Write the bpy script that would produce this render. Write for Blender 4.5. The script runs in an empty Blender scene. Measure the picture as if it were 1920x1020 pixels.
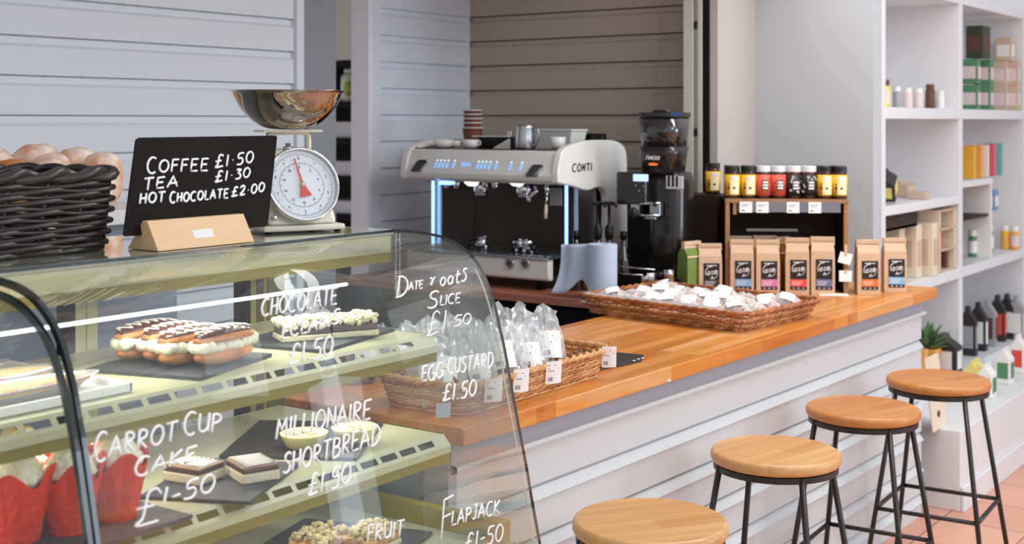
import bpy, math, random
from mathutils import Vector, Matrix

# ------------------------------------------------------------------ camera
SC = bpy.context.scene
COL = SC.collection
VP1, VP2, YH, EYE = 2710.0, -2450.0, 228.0, 1.60        # measured vanishing points / horizon of a 1920x1020 frame
F = math.sqrt((VP1 - 960) * (960 - VP2))
ANG = math.atan((VP1 - 960) / F)
CA, SA = math.cos(ANG), math.sin(ANG)
cam_d = bpy.data.cameras.new('camera')
cam = bpy.data.objects.new('camera', cam_d)
COL.objects.link(cam)
cam.location = (0, 0, EYE)
cam.rotation_euler = (math.pi / 2, 0, ANG)
cam_d.sensor_width = 36
cam_d.lens = 36 * F / 1920
cam_d.shift_y = (YH - 510) / 1920
cam_d.clip_start = 0.05
cam_d.dof.use_dof = True
cam_d.dof.focus_distance = 3.1
cam_d.dof.aperture_fstop = 4.4
SC.camera = cam
SC.view_settings.view_transform = 'Standard'
SC.view_settings.look = 'None'
SC.view_settings.exposure = 0.0
SC.view_settings.gamma = 1.0
SC.view_settings.use_curve_mapping = False

# ------------------------------------------------------------------ light
W = bpy.data.worlds.new('world')
SC.world = W
W.use_nodes = True
W.node_tree.nodes['Background'].inputs[0].default_value = (0.92, 0.95, 1.0, 1)
W.node_tree.nodes['Background'].inputs[1].default_value = 0.74


def area(name, loc, target, sx, sy, power, color=(1, 1, 1)):
    l = bpy.data.lights.new(name, 'AREA')
    l.shape = 'RECTANGLE'
    l.size, l.size_y, l.energy, l.color = sx, sy, power, color
    o = bpy.data.objects.new(name, l)
    COL.objects.link(o)
    o.location = loc
    o.rotation_euler = (Vector(target) - Vector(loc)).to_track_quat('-Z', 'Y').to_euler()
    return o


area('window_daylight', (3.6, 6.2, 1.8), (-1.5, 3.2, 1.0), 2.4, 1.7, 88, (0.74, 0.86, 1.0))
area('front_fill', (3.2, 1.4, 3.4), (-1.8, 2.8, 0.9), 2.6, 1.6, 62, (0.93, 0.96, 1.0))  # added fill from high on the shop side, not a window
area('ceiling_light', (-0.9, 4.2, 3.3), (-1.3, 4.2, 0.0), 0.5, 3.2, 78, (1.0, 0.97, 0.93))


# ------------------------------------------------------------------ helpers
def at(px, py, ax, v):
    r = (px - 960) / F
    d = Vector((r * CA - SA, CA + r * SA, -(py - YH) / F))
    i = 'XYZ'.index(ax)
    o = Vector((0, 0, EYE))
    return o + d * ((v - o[i]) / d[i])


def C(r, g, b, a=1):
    f = lambda c: (c / 255 / 12.92) if c / 255 <= 0.04045 else ((c / 255 + 0.055) / 1.055) ** 2.4
    return (f(r), f(g), f(b), a)


MATS = {}


def mat(name, col, rough=0.5, metal=0.0, noise=0.0, nscale=30.0, bump=0.0, bscale=80.0, spec=0.5, emit=None, estr=0.0,
        alpha=1.0, trans=0.0, col2=None, stretch=None, sss=0.0, coat=0.0):
    if name in MATS:
        return MATS[name]
    m = bpy.data.materials.new(name)
    m.use_nodes = True
    nt = m.node_tree
    b = nt.nodes['Principled BSDF']
    b.inputs['Base Color'].default_value = col
    b.inputs['Roughness'].default_value = rough
    b.inputs['Metallic'].default_value = metal
    b.inputs['Specular IOR Level'].default_value = spec
    b.inputs['Alpha'].default_value = alpha
    b.inputs['Transmission Weight'].default_value = trans
    b.inputs['Coat Weight'].default_value = coat
    if sss:
        b.inputs['Subsurface Weight'].default_value = sss
        b.inputs['Subsurface Radius'].default_value = (0.02, 0.01, 0.005)
    if emit:
        b.inputs['Emission Color'].default_value = emit
        b.inputs['Emission Strength'].default_value = estr
    tc = nt.nodes.new('ShaderNodeTexCoord')
    mp = nt.nodes.new('ShaderNodeMapping')
    nt.links.new(tc.outputs['Object'], mp.inputs[0])
    if stretch:
        mp.inputs['Scale'].default_value = stretch
    if noise or col2:
        n = nt.nodes.new('ShaderNodeTexNoise')
        n.inputs['Scale'].default_value = nscale
        n.inputs['Detail'].default_value = 5
        nt.links.new(mp.outputs[0], n.inputs['Vector'])
        cr = nt.nodes.new('ShaderNodeValToRGB')
        c2 = col2 or tuple(max(0, c * (1 - noise)) for c in col[:3]) + (1,)
        cr.color_ramp.elements[0].position = 0.35
        cr.color_ramp.elements[1].position = 0.65
        cr.color_ramp.elements[0].color = c2
        cr.color_ramp.elements[1].color = col
        nt.links.new(n.outputs['Fac'], cr.inputs[0])
        nt.links.new(cr.outputs[0], b.inputs['Base Color'])
    if bump:
        n2 = nt.nodes.new('ShaderNodeTexNoise')
        n2.inputs['Scale'].default_value = bscale
        n2.inputs['Detail'].default_value = 4
        nt.links.new(mp.outputs[0], n2.inputs['Vector'])
        bp = nt.nodes.new('ShaderNodeBump')
        bp.inputs['Strength'].default_value = bump
        bp.inputs['Distance'].default_value = 0.01
        nt.links.new(n2.outputs['Fac'], bp.inputs['Height'])
        nt.links.new(bp.outputs[0], b.inputs['Normal'])
    MATS[name] = m
    return m


def sheet_glass(name, tint=(1, 1, 1, 1), milk=0.0, milkcol=(0.8, 0.85, 0.9, 1), ior=1.5, rough=0.0, gain=1.0):
    """clear sheet: see-through with real Fresnel reflection, optionally a little milky"""
    if name in MATS:
        return MATS[name]
    m = bpy.data.materials.new(name)
    m.use_nodes = True
    nt = m.node_tree
    nt.nodes.clear()
    out = nt.nodes.new('ShaderNodeOutputMaterial')
    tr = nt.nodes.new('ShaderNodeBsdfTransparent')
    tr.inputs[0].default_value = tint
    gl = nt.nodes.new('ShaderNodeBsdfGlossy')
    gl.inputs['Roughness'].default_value = rough
    lw = nt.nodes.new('ShaderNodeLayerWeight')     # Schlick on the facing angle, the same from both sides of the sheet
    lw.inputs[0].default_value = .5
    pw = nt.nodes.new('ShaderNodeMath')
    pw.operation = 'POWER'
    pw.inputs[1].default_value = 5
    nt.links.new(lw.outputs['Facing'], pw.inputs[0])
    mx = nt.nodes.new('ShaderNodeMixShader')
    mu = nt.nodes.new('ShaderNodeMath')
    mu.operation = 'MULTIPLY_ADD'
    mu.use_clamp = True
    mu.inputs[1].default_value = .5
    mu.inputs[2].default_value = .025 * gain
    nt.links.new(pw.outputs[0], mu.inputs[0])
    nt.links.new(mu.outputs[0], mx.inputs[0])
    nt.links.new(tr.outputs[0], mx.inputs[1])
    nt.links.new(gl.outputs[0], mx.inputs[2])
    last = mx
    if milk:
        df = nt.nodes.new('ShaderNodeBsdfDiffuse')
        df.inputs[0].default_value = milkcol
        m2 = nt.nodes.new('ShaderNodeMixShader')
        m2.inputs[0].default_value = milk
        nt.links.new(mx.outputs[0], m2.inputs[1])
        nt.links.new(df.outputs[0], m2.inputs[2])
        last = m2
    nt.links.new(last.outputs[0], out.inputs[0])
    MATS[name] = m
    return m


ORG = {}


class MB:
    def __init__(s):
        s.v, s.f, s.m = [], [], []

    def add(s, vs, fs, mi=0):
        o = len(s.v)
        s.v += [tuple(x) for x in vs]
        s.f += [tuple(i + o for i in f) for f in fs]
        s.m += [mi] * len(fs)
        return s

    def box(s, x0, x1, y0, y1, z0, z1, mi=0, M=None):
        vs = [Vector((x, y, z)) for x in (x0, x1) for y in (y0, y1) for z in (z0, z1)]
        if M:
            vs = [M @ v for v in vs]
        return s.add(vs, [(0, 1, 3, 2), (4, 6, 7, 5), (0, 4, 5, 1), (2, 3, 7, 6), (0, 2, 6, 4), (1, 5, 7, 3)], mi)

    def prism(s, poly, fn, t0, t1, mi=0):
        """poly: 2D points; fn(a,b,t) -> 3D"""
        n = len(poly)
        vs = [fn(a, b, t0) for a, b in poly] + [fn(a, b, t1) for a, b in poly]
        fs = [tuple(range(n))[::-1], tuple(range(n, 2 * n))] + [(i, (i + 1) % n, n + (i + 1) % n, n + i) for i in range(n)]
        return s.add(vs, fs, mi)

    def tube(s, pts, r, n=8, mi=0, caps=True, closed=False, flat=1.0):
        pts = [Vector(p) for p in pts]
        k = len(pts)
        rs = r if isinstance(r, (list, tuple)) else [r] * k
        vs, fs = [], []
        ref = Vector((0, 0, 1))
        for i, p in enumerate(pts):
            if closed:
                t = pts[(i + 1) % k] - pts[i - 1]
            else:
                t = pts[min(i + 1, k - 1)] - pts[max(i - 1, 0)]
            if t.length < 1e-9:
                t = Vector((0, 0, 1))
            t.normalize()
            a = ref if abs(t.dot(ref)) < 0.95 else Vector((1, 0, 0))
            u = t.cross(a).normalized()
            w = u.cross(t).normalized()
            for j in range(n):
                an = 2 * math.pi * j / n
                vs.append(p + u * (math.cos(an) * rs[i] * flat) + w * (math.sin(an) * rs[i]))
        m = k if closed else k - 1
        for i in range(m):
            a, b = i * n, ((i + 1) % k) * n
            for j in range(n):
                fs.append((a + j, a + (j + 1) % n, b + (j + 1) % n, b + j))
        if caps and not closed:
            fs.append(tuple(range(n))[::-1])
            fs.append(tuple(range((k - 1) * n, k * n)))
        return s.add(vs, fs, mi)

    def lathe(s, prof, c=(0, 0, 0), n=32, mi=0, M=None, cap=True, sx=1.0, sy=1.0):
        """prof: (radius, height) list around local z"""
        vs, fs = [], []
        c = Vector(c)
        for r, z in prof:
            for j in range(n):
                a = 2 * math.pi * j / n
                v = Vector((math.cos(a) * r * sx, math.sin(a) * r * sy, z))
                vs.append((M @ v if M else v) + c)
        for i in range(len(prof) - 1):
            for j in range(n):
                fs.append((i * n + j, i * n + (j + 1) % n, (i + 1) * n + (j + 1) % n, (i + 1) * n + j))
        if cap:
            if prof[0][0] > 1e-6:
                fs.append(tuple(range(n))[::-1])
            if prof[-1][0] > 1e-6:
                fs.append(tuple(range((len(prof) - 1) * n, len(prof) * n)))
        return s.add(vs, fs, mi)

    def blob(s, c, rx, ry, rz, n=12, m=8, jit=0.0, rnd=random, mi=0, M=None):
        vs, fs = [], []
        c = Vector(c)
        vs.append(Vector((0, 0, -rz)))
        for i in range(1, m):
            ph = -math.pi / 2 + math.pi * i / m
            for j in range(n):
                a = 2 * math.pi * j / n
                q = 1 + rnd.uniform(-jit, jit)
                vs.append(Vector((math.cos(ph) * math.cos(a) * rx * q, math.cos(ph) * math.sin(a) * ry * q, math.sin(ph) * rz * q)))
        vs.append(Vector((0, 0, rz)))
        for j in range(n):
            fs.append((0, 1 + (j + 1) % n, 1 + j))
            e = len(vs) - 1
            fs.append((e, e - n + j, e - n + (j + 1) % n))
        for i in range(m - 2):
            for j in range(n):
                a, b = 1 + i * n, 1 + (i + 1) * n
                fs.append((a + j, a + (j + 1) % n, b + (j + 1) % n, b + j))
        return s.add([(M @ v if M else v) + c for v in vs], fs, mi)

    def grid(s, fn, nu, nv, mi=0, closed_u=False):
        vs = [fn(i / nu, j / nv) for i in range(nu + (0 if closed_u else 1)) for j in range(nv + 1)]
        fs = []
        for i in range(nu):
            i2 = (i + 1) % nu if closed_u else i + 1
            for j in range(nv):
                fs.append((i * (nv + 1) + j, i2 * (nv + 1) + j, i2 * (nv + 1) + j + 1, i * (nv + 1) + j + 1))
        return s.add(vs, fs, mi)

    def build(s, name, m, parent=None, smooth=False, bevel=0.0, bseg=2, sub=0, solid=0.0, displace=0.0, dscale=0.01):
        me = bpy.data.meshes.new(name)
        org = Vector((0, 0, 0))
        p = parent
        while p is not None:
            if p.name in ORG:
                org = ORG[p.name]
            p = p.parent
        me.from_pydata([tuple(Vector(v) - org) for v in s.v], [], s.f)
        ms = m if isinstance(m, (list, tuple)) else [m]
        for x in ms:
            me.materials.append(x)
        me.polygons.foreach_set('material_index', s.m)
        if smooth:
            me.polygons.foreach_set('use_smooth', [True] * len(s.f))
        me.update()
        o = bpy.data.objects.new(name, me)
        COL.objects.link(o)
        o.parent = parent
        if solid:
            q = o.modifiers.new('solid', 'SOLIDIFY')
            q.thickness = solid
            q.offset = 0
        if bevel:
            q = o.modifiers.new('bevel', 'BEVEL')
            q.width = bevel
            q.segments = bseg
            q.limit_method = 'ANGLE'
            q.angle_limit = 0.7
        if sub:
            q = o.modifiers.new('sub', 'SUBSURF')
            q.levels = q.render_levels = sub
        if displace:
            tx = bpy.data.textures.new('lumps', 'CLOUDS')
            tx.noise_scale = dscale
            q = o.modifiers.new('disp', 'DISPLACE')
            q.texture = tx
            q.strength = displace
            q.texture_coords = 'LOCAL'
        return o


def tag(o, label=None, cat=None, group=None, kind=None):
    if label:
        o['label'] = label
    if cat:
        o['category'] = cat
    if group:
        o['group'] = group
    if kind:
        o['kind'] = kind
    return o


def thing(name, loc, label, cat, group=None, rz=0.0, world=False):
    """Empty at the base. world=True: child meshes are given in world coordinates"""
    o = bpy.data.objects.new(name, None)
    COL.objects.link(o)
    o.empty_display_size = 0.05
    o.location = loc
    o.rotation_euler = (0, 0, rz)
    if world:
        ORG[o.name] = Vector(loc)
    return tag(o, label, cat, group)


def copy_tree(o, parent=None):
    c = o.copy()
    COL.objects.link(c)
    c.parent = parent
    for ch in list(o.children):
        copy_tree(ch, c)
    return c


def struct(name, mb, m, **k):
    o = mb.build(name, m, **k)
    o['kind'] = 'structure'
    return o


def rmat(rz=0, rx=0, ry=0):
    return Matrix.Rotation(rz, 3, 'Z') @ Matrix.Rotation(ry, 3, 'Y') @ Matrix.Rotation(rx, 3, 'X')


def smooth_path(pts, n=5):
    if len(pts) < 3:
        return list(pts)
    out = []
    P = [pts[0]] + list(pts) + [pts[-1]]
    for i in range(1, len(P) - 2):
        p0, p1, p2, p3 = [Vector(q) for q in P[i - 1:i + 3]]
        for k in range(n):
            t = k / n
            out.append(0.5 * ((2 * p1) + (p2 - p0) * t + (2 * p0 - 5 * p1 + 4 * p2 - p3) * t * t + (3 * p1 - p0 - 3 * p2 + p3) * t ** 3))
    out.append(Vector(P[-2]))
    return out


# stroke lettering: glyph = (width, [ (curved?, [(x,y)...]) ])
def _arc(cx, cy, rx, ry, a0, a1, n=12):
    return [(cx + rx * math.cos(math.radians(a0 + (a1 - a0) * i / n)), cy + ry * math.sin(math.radians(a0 + (a1 - a0) * i / n))) for i in range(n + 1)]


G = {
    'A': (.7, [[(0, 0), (.32, 1), (.66, 0)], [(.1, .35), (.6, .38)]]),
    'B': (.6, [[(.05, 0), (.05, 1)], [(.05, 1)] + _arc(.15, .76, .35, .23, 80, -80) + [(.05, .52)], [(.05, .52)] + _arc(.15, .27, .42, .26, 80, -85) + [(.05, 0)]]),
    'C': (.68, [_arc(.38, .5, .38, .5, 55, 305, 16)]),
    'D': (.68, [[(.08, 0), (.08, 1)], [(0, 1)] + _arc(.12, .5, .5, .5, 85, -85) + [(0, 0)]]),
    'E': (.55, [[(.5, 1), (.06, .98), (.04, 0), (.52, .03)], [(.05, .52), (.42, .54)]]),
    'F': (.52, [[(.5, 1), (.06, .97), (.04, 0)], [(.05, .52), (.42, .55)]]),
    'G': (.7, [_arc(.38, .5, .37, .5, 60, 330, 16) + [(.68, .45), (.4, .45)]]),
    'H': (.62, [[(.06, 1), (.04, 0)], [(.56, 1), (.55, 0)], [(.05, .5), (.56, .53)]]),
    'I': (.18, [[(.08, 1), (.08, 0)]]),
    'J': (.5, [[(.1, 1), (.5, 1)], [(.36, 1), (.36, .25)] + _arc(.2, .2, .16, .2, 0, -150, 8)]),
    'K': (.6, [[(.06, 1), (.05, 0)], [(.52, .98), (.08, .48), (.56, 0)]]),
    'L': (.5, [[(.08, 1), (.04, 0), (.48, .02)]]),
    'M': (.8, [[(.02, 0), (.12, 1), (.38, .35), (.64, 1), (.76, 0)]]),
    'N': (.62, [[(.04, 0), (.06, 1), (.54, 0), (.56, 1)]]),
    'O': (.7, [_arc(.35, .5, .33, .48, 100, 460, 18)]),
    'P': (.56, [[(.06, 0), (.06, 1)], [(.04, .98)] + _arc(.14, .74, .36, .25, 80, -80) + [(.06, .48)]]),
    'R': (.6, [[(.06, 0), (.06, 1)], [(.02, .95)] + _arc(.14, .75, .34, .24, 85, -80) + [(.08, .5), (.54, 0)]]),
    'S': (.58, [[(.54, .9), (.4, 1), (.18, .96), (.1, .78), (.2, .6), (.42, .46), (.52, .26), (.42, .05), (.2, 0), (.03, .1)]]),
    'T': (.62, [[(.0, .98), (.6, 1)], [(.3, 1), (.29, 0)]]),
    'U': (.62, [[(.04, 1), (.05, .3), (.15, .05), (.32, 0), (.48, .1), (.56, .3), (.57, 1)], [(.57, 1), (.6, 0)]]),
    'X': (.6, [[(.02, 1), (.56, 0)], [(.56, 1), (.02, 0)]]),
    'Z': (.6, [[(.02, 1), (.56, 1), (.02, 0), (.58, 0)]]),
    '0': (.62, [_arc(.3, .5, .28, .48, 100, 460, 18)]),
    '1': (.26, [[(.14, 1), (.1, 0)]]),
    '2': (.58, [[(.05, .78), (.18, .98), (.4, .96), (.48, .76), (.34, .4), (.03, .0), (.56, .03)]]),
    '3': (.52, [[(.08, .97), (.46, .97), (.22, .58), (.42, .5), (.48, .25), (.36, .04), (.04, .04)]]),
    '5': (.56, [[(.52, 1), (.14, .97), (.1, .58), (.36, .58), (.5, .32), (.36, .03), (.03, .04)]]),
    '£': (.7, [[(.66, .84), (.52, 1), (.32, .92), (.27, .6), (.22, .2), (.04, .03), (.3, .03), (.66, .08)], [(.04, .5), (.5, .54)]]),
    '.': (.22, [[(.08, .04), (.12, .04), (.1, .02)]]),
    '·': (.26, [[(.1, .42), (.15, .42), (.12, .4)]]),
    '-': (.42, [[(.05, .4), (.36, .44)]]),
    '&': (.6, [[(.1, .8), (.2, .9), (.36, .5), (.3, .1), (.2, .15), (.3, .45), (.55, .95)]]),
    'a': (.52, [_arc(.24, .32, .21, .3, 40, 380, 12) + [(.46, .55), (.46, .02)]]),
    't': (.42, [[(.2, .95), (.17, .2), (.24, .02), (.4, .05)], [(.0, .62), (.42, .68)]]),
    's': (.5, [[(.46, .95), (.26, 1), (.16, .78), (.4, .5), (.42, .2), (.2, .02), (.02, .12)]]),
    'o': (.55, [_arc(.26, .32, .22, .3, 100, 460, 12)]),
    'e': (.5, [[(.06, .32), (.42, .38), (.4, .56), (.24, .64), (.06, .4), (.12, .06), (.3, 0), (.5, .16)]]),
    'z': (.5, [[(.05, .6), (.42, .6), (.1, .05), (.5, .05)]]),
    'l': (.3, [[(.08, .1), (.3, .9), (.2, 1), (.1, .7), (.12, .1), (.3, .05)]]),
    ' ': (.4, []),
}


def text_len(s, gap=.16):
    return sum(G[c][0] + gap for c in s) - gap


def letters(mb, s, fn, r, h=1.0, rnd=None, gap=.16, scale_first=1.0, slant=0.0, n=5, wob=0.0):
    """fn(u 0..1 along, v in cap heights, ) -> 3D ; r tube radius"""
    L = text_len(s, gap)
    x = 0.0
    for i, c in enumerate(s):
        w, strokes = G[c]
        k = scale_first if i == 0 else 1.0
        dy = rnd.uniform(-wob, wob) if rnd else 0
        for st in strokes:
            pts = []
            P2 = [Vector((a, b, 0)) for a, b in st]
            if c in 'S235£&UJtsel' or len(st) > 8:
                P2 = smooth_path(P2, 3)
            for i2 in range(len(P2)):
                a, b = P2[i2].x, P2[i2].y
                pts.append(((x + a + slant * b) / L, b * k - (k - 1) * .25 + dy))
            # subdivide long lines so that they follow curved surfaces
            out = [pts[0]]
            for q in pts[1:]:
                p = out[-1]
                d = abs(q[1] - p[1]) + abs(q[0] - p[0]) * L
                m = max(1, int(d / .34))
                for t in range(1, m + 1):
                    out.append((p[0] + (q[0] - p[0]) * t / m, p[1] + (q[1] - p[1]) * t / m))
            mb.tube([fn(u, v * h) for u, v in out], r, n=n)
        x += w + gap
    return mb


# ------------------------------------------------------------------ materials
M_wall = mat('painted_boards', C(216, 222, 228), .55, bump=.05, bscale=200)
M_alc = mat('grey_boards', C(232, 240, 252), .55, bump=.05, bscale=200)
M_backw = mat('taupe_boards', C(182, 170, 156), .6, bump=.05, bscale=200)
M_plain = mat('plain_grey_paint', C(150, 153, 160), .6)
M_white = mat('white_paint', C(226, 226, 228), .45)
M_wallr = mat('cream_plaster', C(184, 188, 192), .7, bump=.04, bscale=60)
M_panel = mat('counter_board_paint', C(208, 212, 214), .42, bump=.03, bscale=120)
M_fascia = mat('counter_fascia_shaded', C(166, 170, 180), .5)  # darker than the boards: the worktop's shade is put into this grey
M_black = mat('black_plastic', C(16, 13, 13), .35, spec=.35)
M_blackmatte = mat('matt_black', C(16, 13, 12), .7, spec=.2)
M_steel = mat('brushed_steel', C(190, 192, 196), .28, metal=1.0)
M_chrome = mat('chrome', C(225, 226, 230), .06, metal=1.0)
M_dsteel = mat('dark_steel', C(84, 74, 66), .3, metal=.85)
M_slate = mat('slate', C(70, 74, 80), .55, noise=.3, nscale=20, bump=.2, bscale=40)
M_cream = mat('cream_enamel', C(196, 194, 156), .3)
M_olive = mat('olive_trim', C(138, 126, 50), .5)
M_card = mat('white_card', C(254, 253, 252), .6)
M_ink = mat('grey_print', C(120, 120, 124), .7)
M_chalk = mat('white_marker', C(250, 250, 252), .5, emit=None)
M_glass = sheet_glass('case_glass', (0.955, .975, .965, 1), milk=.014, gain=1.1)
M_glassedge = mat('glass_edge', C(24, 34, 36), .15, spec=.8)
M_cello = sheet_glass('cellophane', (0.97, .97, .97, 1), milk=.3, milkcol=(.94, .95, .97, 1), rough=.14, gain=4)
M_wrap = sheet_glass('cling_wrap', (0.97, .97, .97, 1), milk=.42, milkcol=(.92, .92, .92, 1), ior=1.5, rough=.1, gain=1.8)


def wood(name, c1, c2, axis='Y', plank=0.04, length=0.5, rough=.35, contrast=1.0, pale=None):
    """block of staves: brick pattern for staves + stretched grain"""
    m = bpy.data.materials.new(name)
    m.use_nodes = True
    nt = m.node_tree
    b = nt.nodes['Principled BSDF']
    b.inputs['Roughness'].default_value = rough
    tc = nt.nodes.new('ShaderNodeTexCoord')
    mp = nt.nodes.new('ShaderNodeMapping')
    nt.links.new(tc.outputs['Object'], mp.inputs[0])
    if axis == 'Y':
        mp.inputs['Rotation'].default_value = (0, 0, math.pi / 2)
    br = nt.nodes.new('ShaderNodeTexBrick')
    br.inputs['Scale'].default_value = 1.0
    br.inputs['Brick Width'].default_value = length
    br.inputs['Row Height'].default_value = plank
    br.inputs['Mortar Size'].default_value = 0.0004
    br.inputs['Color1'].default_value = (0, 0, 0, 1)
    br.inputs['Color2'].default_value = (1, 1, 1, 1)
    br.inputs['Mortar'].default_value = (.0, .0, .0, 1)
    br.offset = .37
    nt.links.new(mp.outputs[0], br.inputs['Vector'])
    m2 = nt.nodes.new('ShaderNodeMapping')
    m2.inputs['Scale'].default_value = (2.0, 26, 26) if axis == 'X' else (26, 2.0, 26)
    nt.links.new(tc.outputs['Object'], m2.inputs[0])
    ns = nt.nodes.new('ShaderNodeTexNoise')
    ns.inputs['Scale'].default_value = 1.6
    ns.inputs['Detail'].default_value = 6
    ns.inputs['Distortion'].default_value = .5
    nt.links.new(m2.outputs[0], ns.inputs['Vector'])
    ad = nt.nodes.new('ShaderNodeMath')
    ad.operation = 'MULTIPLY_ADD'
    ad.inputs[1].default_value = .45 * contrast
    nt.links.new(br.outputs['Color'], ad.inputs[0])
    mu = nt.nodes.new('ShaderNodeMath')
    mu.operation = 'MULTIPLY'
    mu.inputs[1].default_value = .75
    nt.links.new(ns.outputs['Fac'], mu.inputs[0])
    nt.links.new(mu.outputs[0], ad.inputs[2])
    cr = nt.nodes.new('ShaderNodeValToRGB')
    cr.color_ramp.elements[0].position = .22
    cr.color_ramp.elements[0].color = c2
    cr.color_ramp.elements[1].position = .78
    if pale:
        e_ = cr.color_ramp.elements.new(.66)
        e_.color = tuple((x + y) / 2 for x, y in zip(c1, c2))
        cr.color_ramp.elements[2].position = .97
        cr.color_ramp.elements[2].color = pale
    cr.color_ramp.elements[1].color = c1
    nt.links.new(ad.outputs[0], cr.inputs[0])
    nt.links.new(cr.outputs[0], b.inputs['Base Color'])
    MATS[name] = m
    return m


M_top = wood('oiled_oak_staves', C(218, 142, 64), C(182, 98, 22), 'Y', .045, .55, rough=.3, pale=C(224, 172, 122))
M_seat1 = wood('pale_beech', C(220, 174, 118), C(190, 132, 70), 'X', .07, 2.0, rough=.35, contrast=.6)
M_seat2 = wood('orange_beech', C(206, 142, 78), C(176, 104, 44), 'X', .07, 2.0, rough=.35, contrast=.6)
M_crate = wood('dark_crate_wood', C(62, 40, 28), C(34, 22, 16), 'X', .3, 2.0, rough=.7)
M_cratel = mat('light_crate_edge', C(172, 128, 90), .6, noise=.3, nscale=60)
M_kraft = mat('kraft_paper', C(214, 182, 150), .75, noise=.08, nscale=40, bump=.12, bscale=60)
M_ply = mat('birch_block', C(226, 190, 146), .6, noise=.08, nscale=12, stretch=(1, 1, 6))


def floor_mat():
    m = bpy.data.materials.new('terracotta_tiles')
    m.use_nodes = True
    nt = m.node_tree
    b = nt.nodes['Principled BSDF']
    b.inputs['Roughness'].default_value = .45
    tc = nt.nodes.new('ShaderNodeTexCoord')
    br = nt.nodes.new('ShaderNodeTexBrick')
    br.offset = 0
    br.inputs['Scale'].default_value = 1
    br.inputs['Brick Width'].default_value = .33
    br.inputs['Row Height'].default_value = .33
    br.inputs['Mortar Size'].default_value = .004
    br.inputs['Color1'].default_value = C(222, 168, 144)
    br.inputs['Color2'].default_value = C(212, 156, 132)
    br.inputs['Mortar'].default_value = C(150, 110, 90)
    nt.links.new(tc.outputs['Object'], br.inputs['Vector'])
    nt.links.new(br.outputs[0], b.inputs['Base Color'])
    return m


# ------------------------------------------------------------------ the setting
struct('floor', MB().box(-7.5, 4, -3, 9.5, -.05, 0), floor_mat())
PITCH = .1207


def cladding(mb, fn, z_lo, z_hi, phase, t0, t1):
    """shiplap boards: fn(depth, z, t) -> 3D; depth 0 = face, negative = recessed"""
    k0 = int(math.floor((z_lo - phase) / PITCH))
    z = phase + k0 * PITCH
    prof = []
    while z < z_hi:
        prof += [(0.0, z + .0008), (0.0, z + PITCH - .034), (-.005, z + PITCH - .029), (-.011, z + PITCH - .024), (-.011, z + PITCH - .0050), (-.022, z + PITCH - .0045), (-.022, z + PITCH - .0008)]
        z += PITCH
    vs = []
    for d, zz in prof:
        vs += [fn(d, zz, t0), fn(d, zz, t1)]
    mb.add(vs, [(2 * i, 2 * i + 1, 2 * i + 3, 2 * i + 2) for i in range(len(prof) - 1)])
    return mb


mb = cladding(MB(), lambda d, z, t: (-3.5 + d, t, z), 0, 2.6, 1.621, -1.0, 3.487)
mb.box(-3.62, -3.525, -1.0, 3.5, 0, 2.6)
struct('wall_left', mb, M_wall)
struct('trim_1', MB().box(-3.6, -3.485, 3.487, 3.526, 0, 2.6), M_wall, bevel=.003)
struct('wall_passage', MB().box(-3.9, -3.72, 3.3, 3.946, 0, 2.6), M_plain)
# alcove
ALX, ALY = -3.91, 5.10
mb = cladding(MB(), lambda d, z, t: (ALX + d, t, z), 0, 2.6, 1.632, 4.44, ALY - .012)
mb.box(-4.0, ALX - .02, 4.38, ALY + .1, 0, 2.6)
mb.box(ALX - .02, ALX + .001, 4.38, 4.44, 0, 2.6)
mb.box(ALX - .02, ALX + .002, ALY - .012, ALY, 0, 2.6)
struct('wall_alcove_left', mb, M_alc)
struct('trim_2', MB().box(at(658, 100, 'Y', 4.352).x, -3.905, 4.352, 4.38, 0, 2.6), mat('column_white', C(244, 248, 255), .5), bevel=.002)
mb = cladding(MB(), lambda d, z, t: (t, ALY - d, z), 0, 2.6, 1.632, ALX, -2.60)
mb.box(ALX - .1, -2.5, ALY + .022, ALY + .1, 0, 2.6)
struct('wall_back', mb, M_backw)
struct('ceiling', MB().box(-7.2, -2.3, -1.5, 7.5, 2.6, 2.7).box(-2.3, -2.2, -1.5, 5.3, 2.45, 2.7), M_white)

post = struct('trim_3', MB().box(-2.636, -2.590, 4.93, 5.1, .93, 2.6).box(-2.590, -2.566, 4.945, 5.1, .93, 2.6).box(-2.566, -2.545, 4.925, 5.1, .93, 2.6), mat('door_rail_paint', C(206, 204, 192), .5), bevel=.002)
for z_ in (at(1310, 46, 'Y', 4.92).z, at(1310, 248, 'Y', 4.92).z):
    mb = MB()
    mb.lathe([(0.0, 0), (.0155, 0), (.017, .004), (.012, .010), (.007, .011), (.006, .006), (0, .006)][::1], (-2.580, 4.945, z_), 20, M=rmat(rx=math.pi / 2))
    o = mb.build('bolt', mat('aged_bronze', C(70, 58, 48), .5, metal=.5), post, smooth=True)
    tag(o, 'round dark bronze bolt')
struct('trim_4', MB().box(-2.545, -2.516, 4.93, 5.1, .93, 2.6), M_blackmatte)
struct('wall_right_return', MB().box(-2.515, -2.479, 4.94, 5.32, 0, 2.9), mat('beige_paint', C(188, 180, 176), .6))
struct('wall_end', MB().box(-2.6, -1.942, 5.30, 5.40, 0, 2.9), M_wallr)
struct('wall_right_shop', MB().box(-2.5, -2.36, 5.40, 9.3, 0, 2.9), M_wallr)
struct('wall_back_room', MB().box(-7.4, -4.4, 6.6, 6.7, 0, 2.6), mat('back_room_paint', C(214, 214, 206), .6))
struct('wall_far', MB().box(-2.5, 4, 9.2, 9.3, 0, 2.9), M_wallr)

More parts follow.
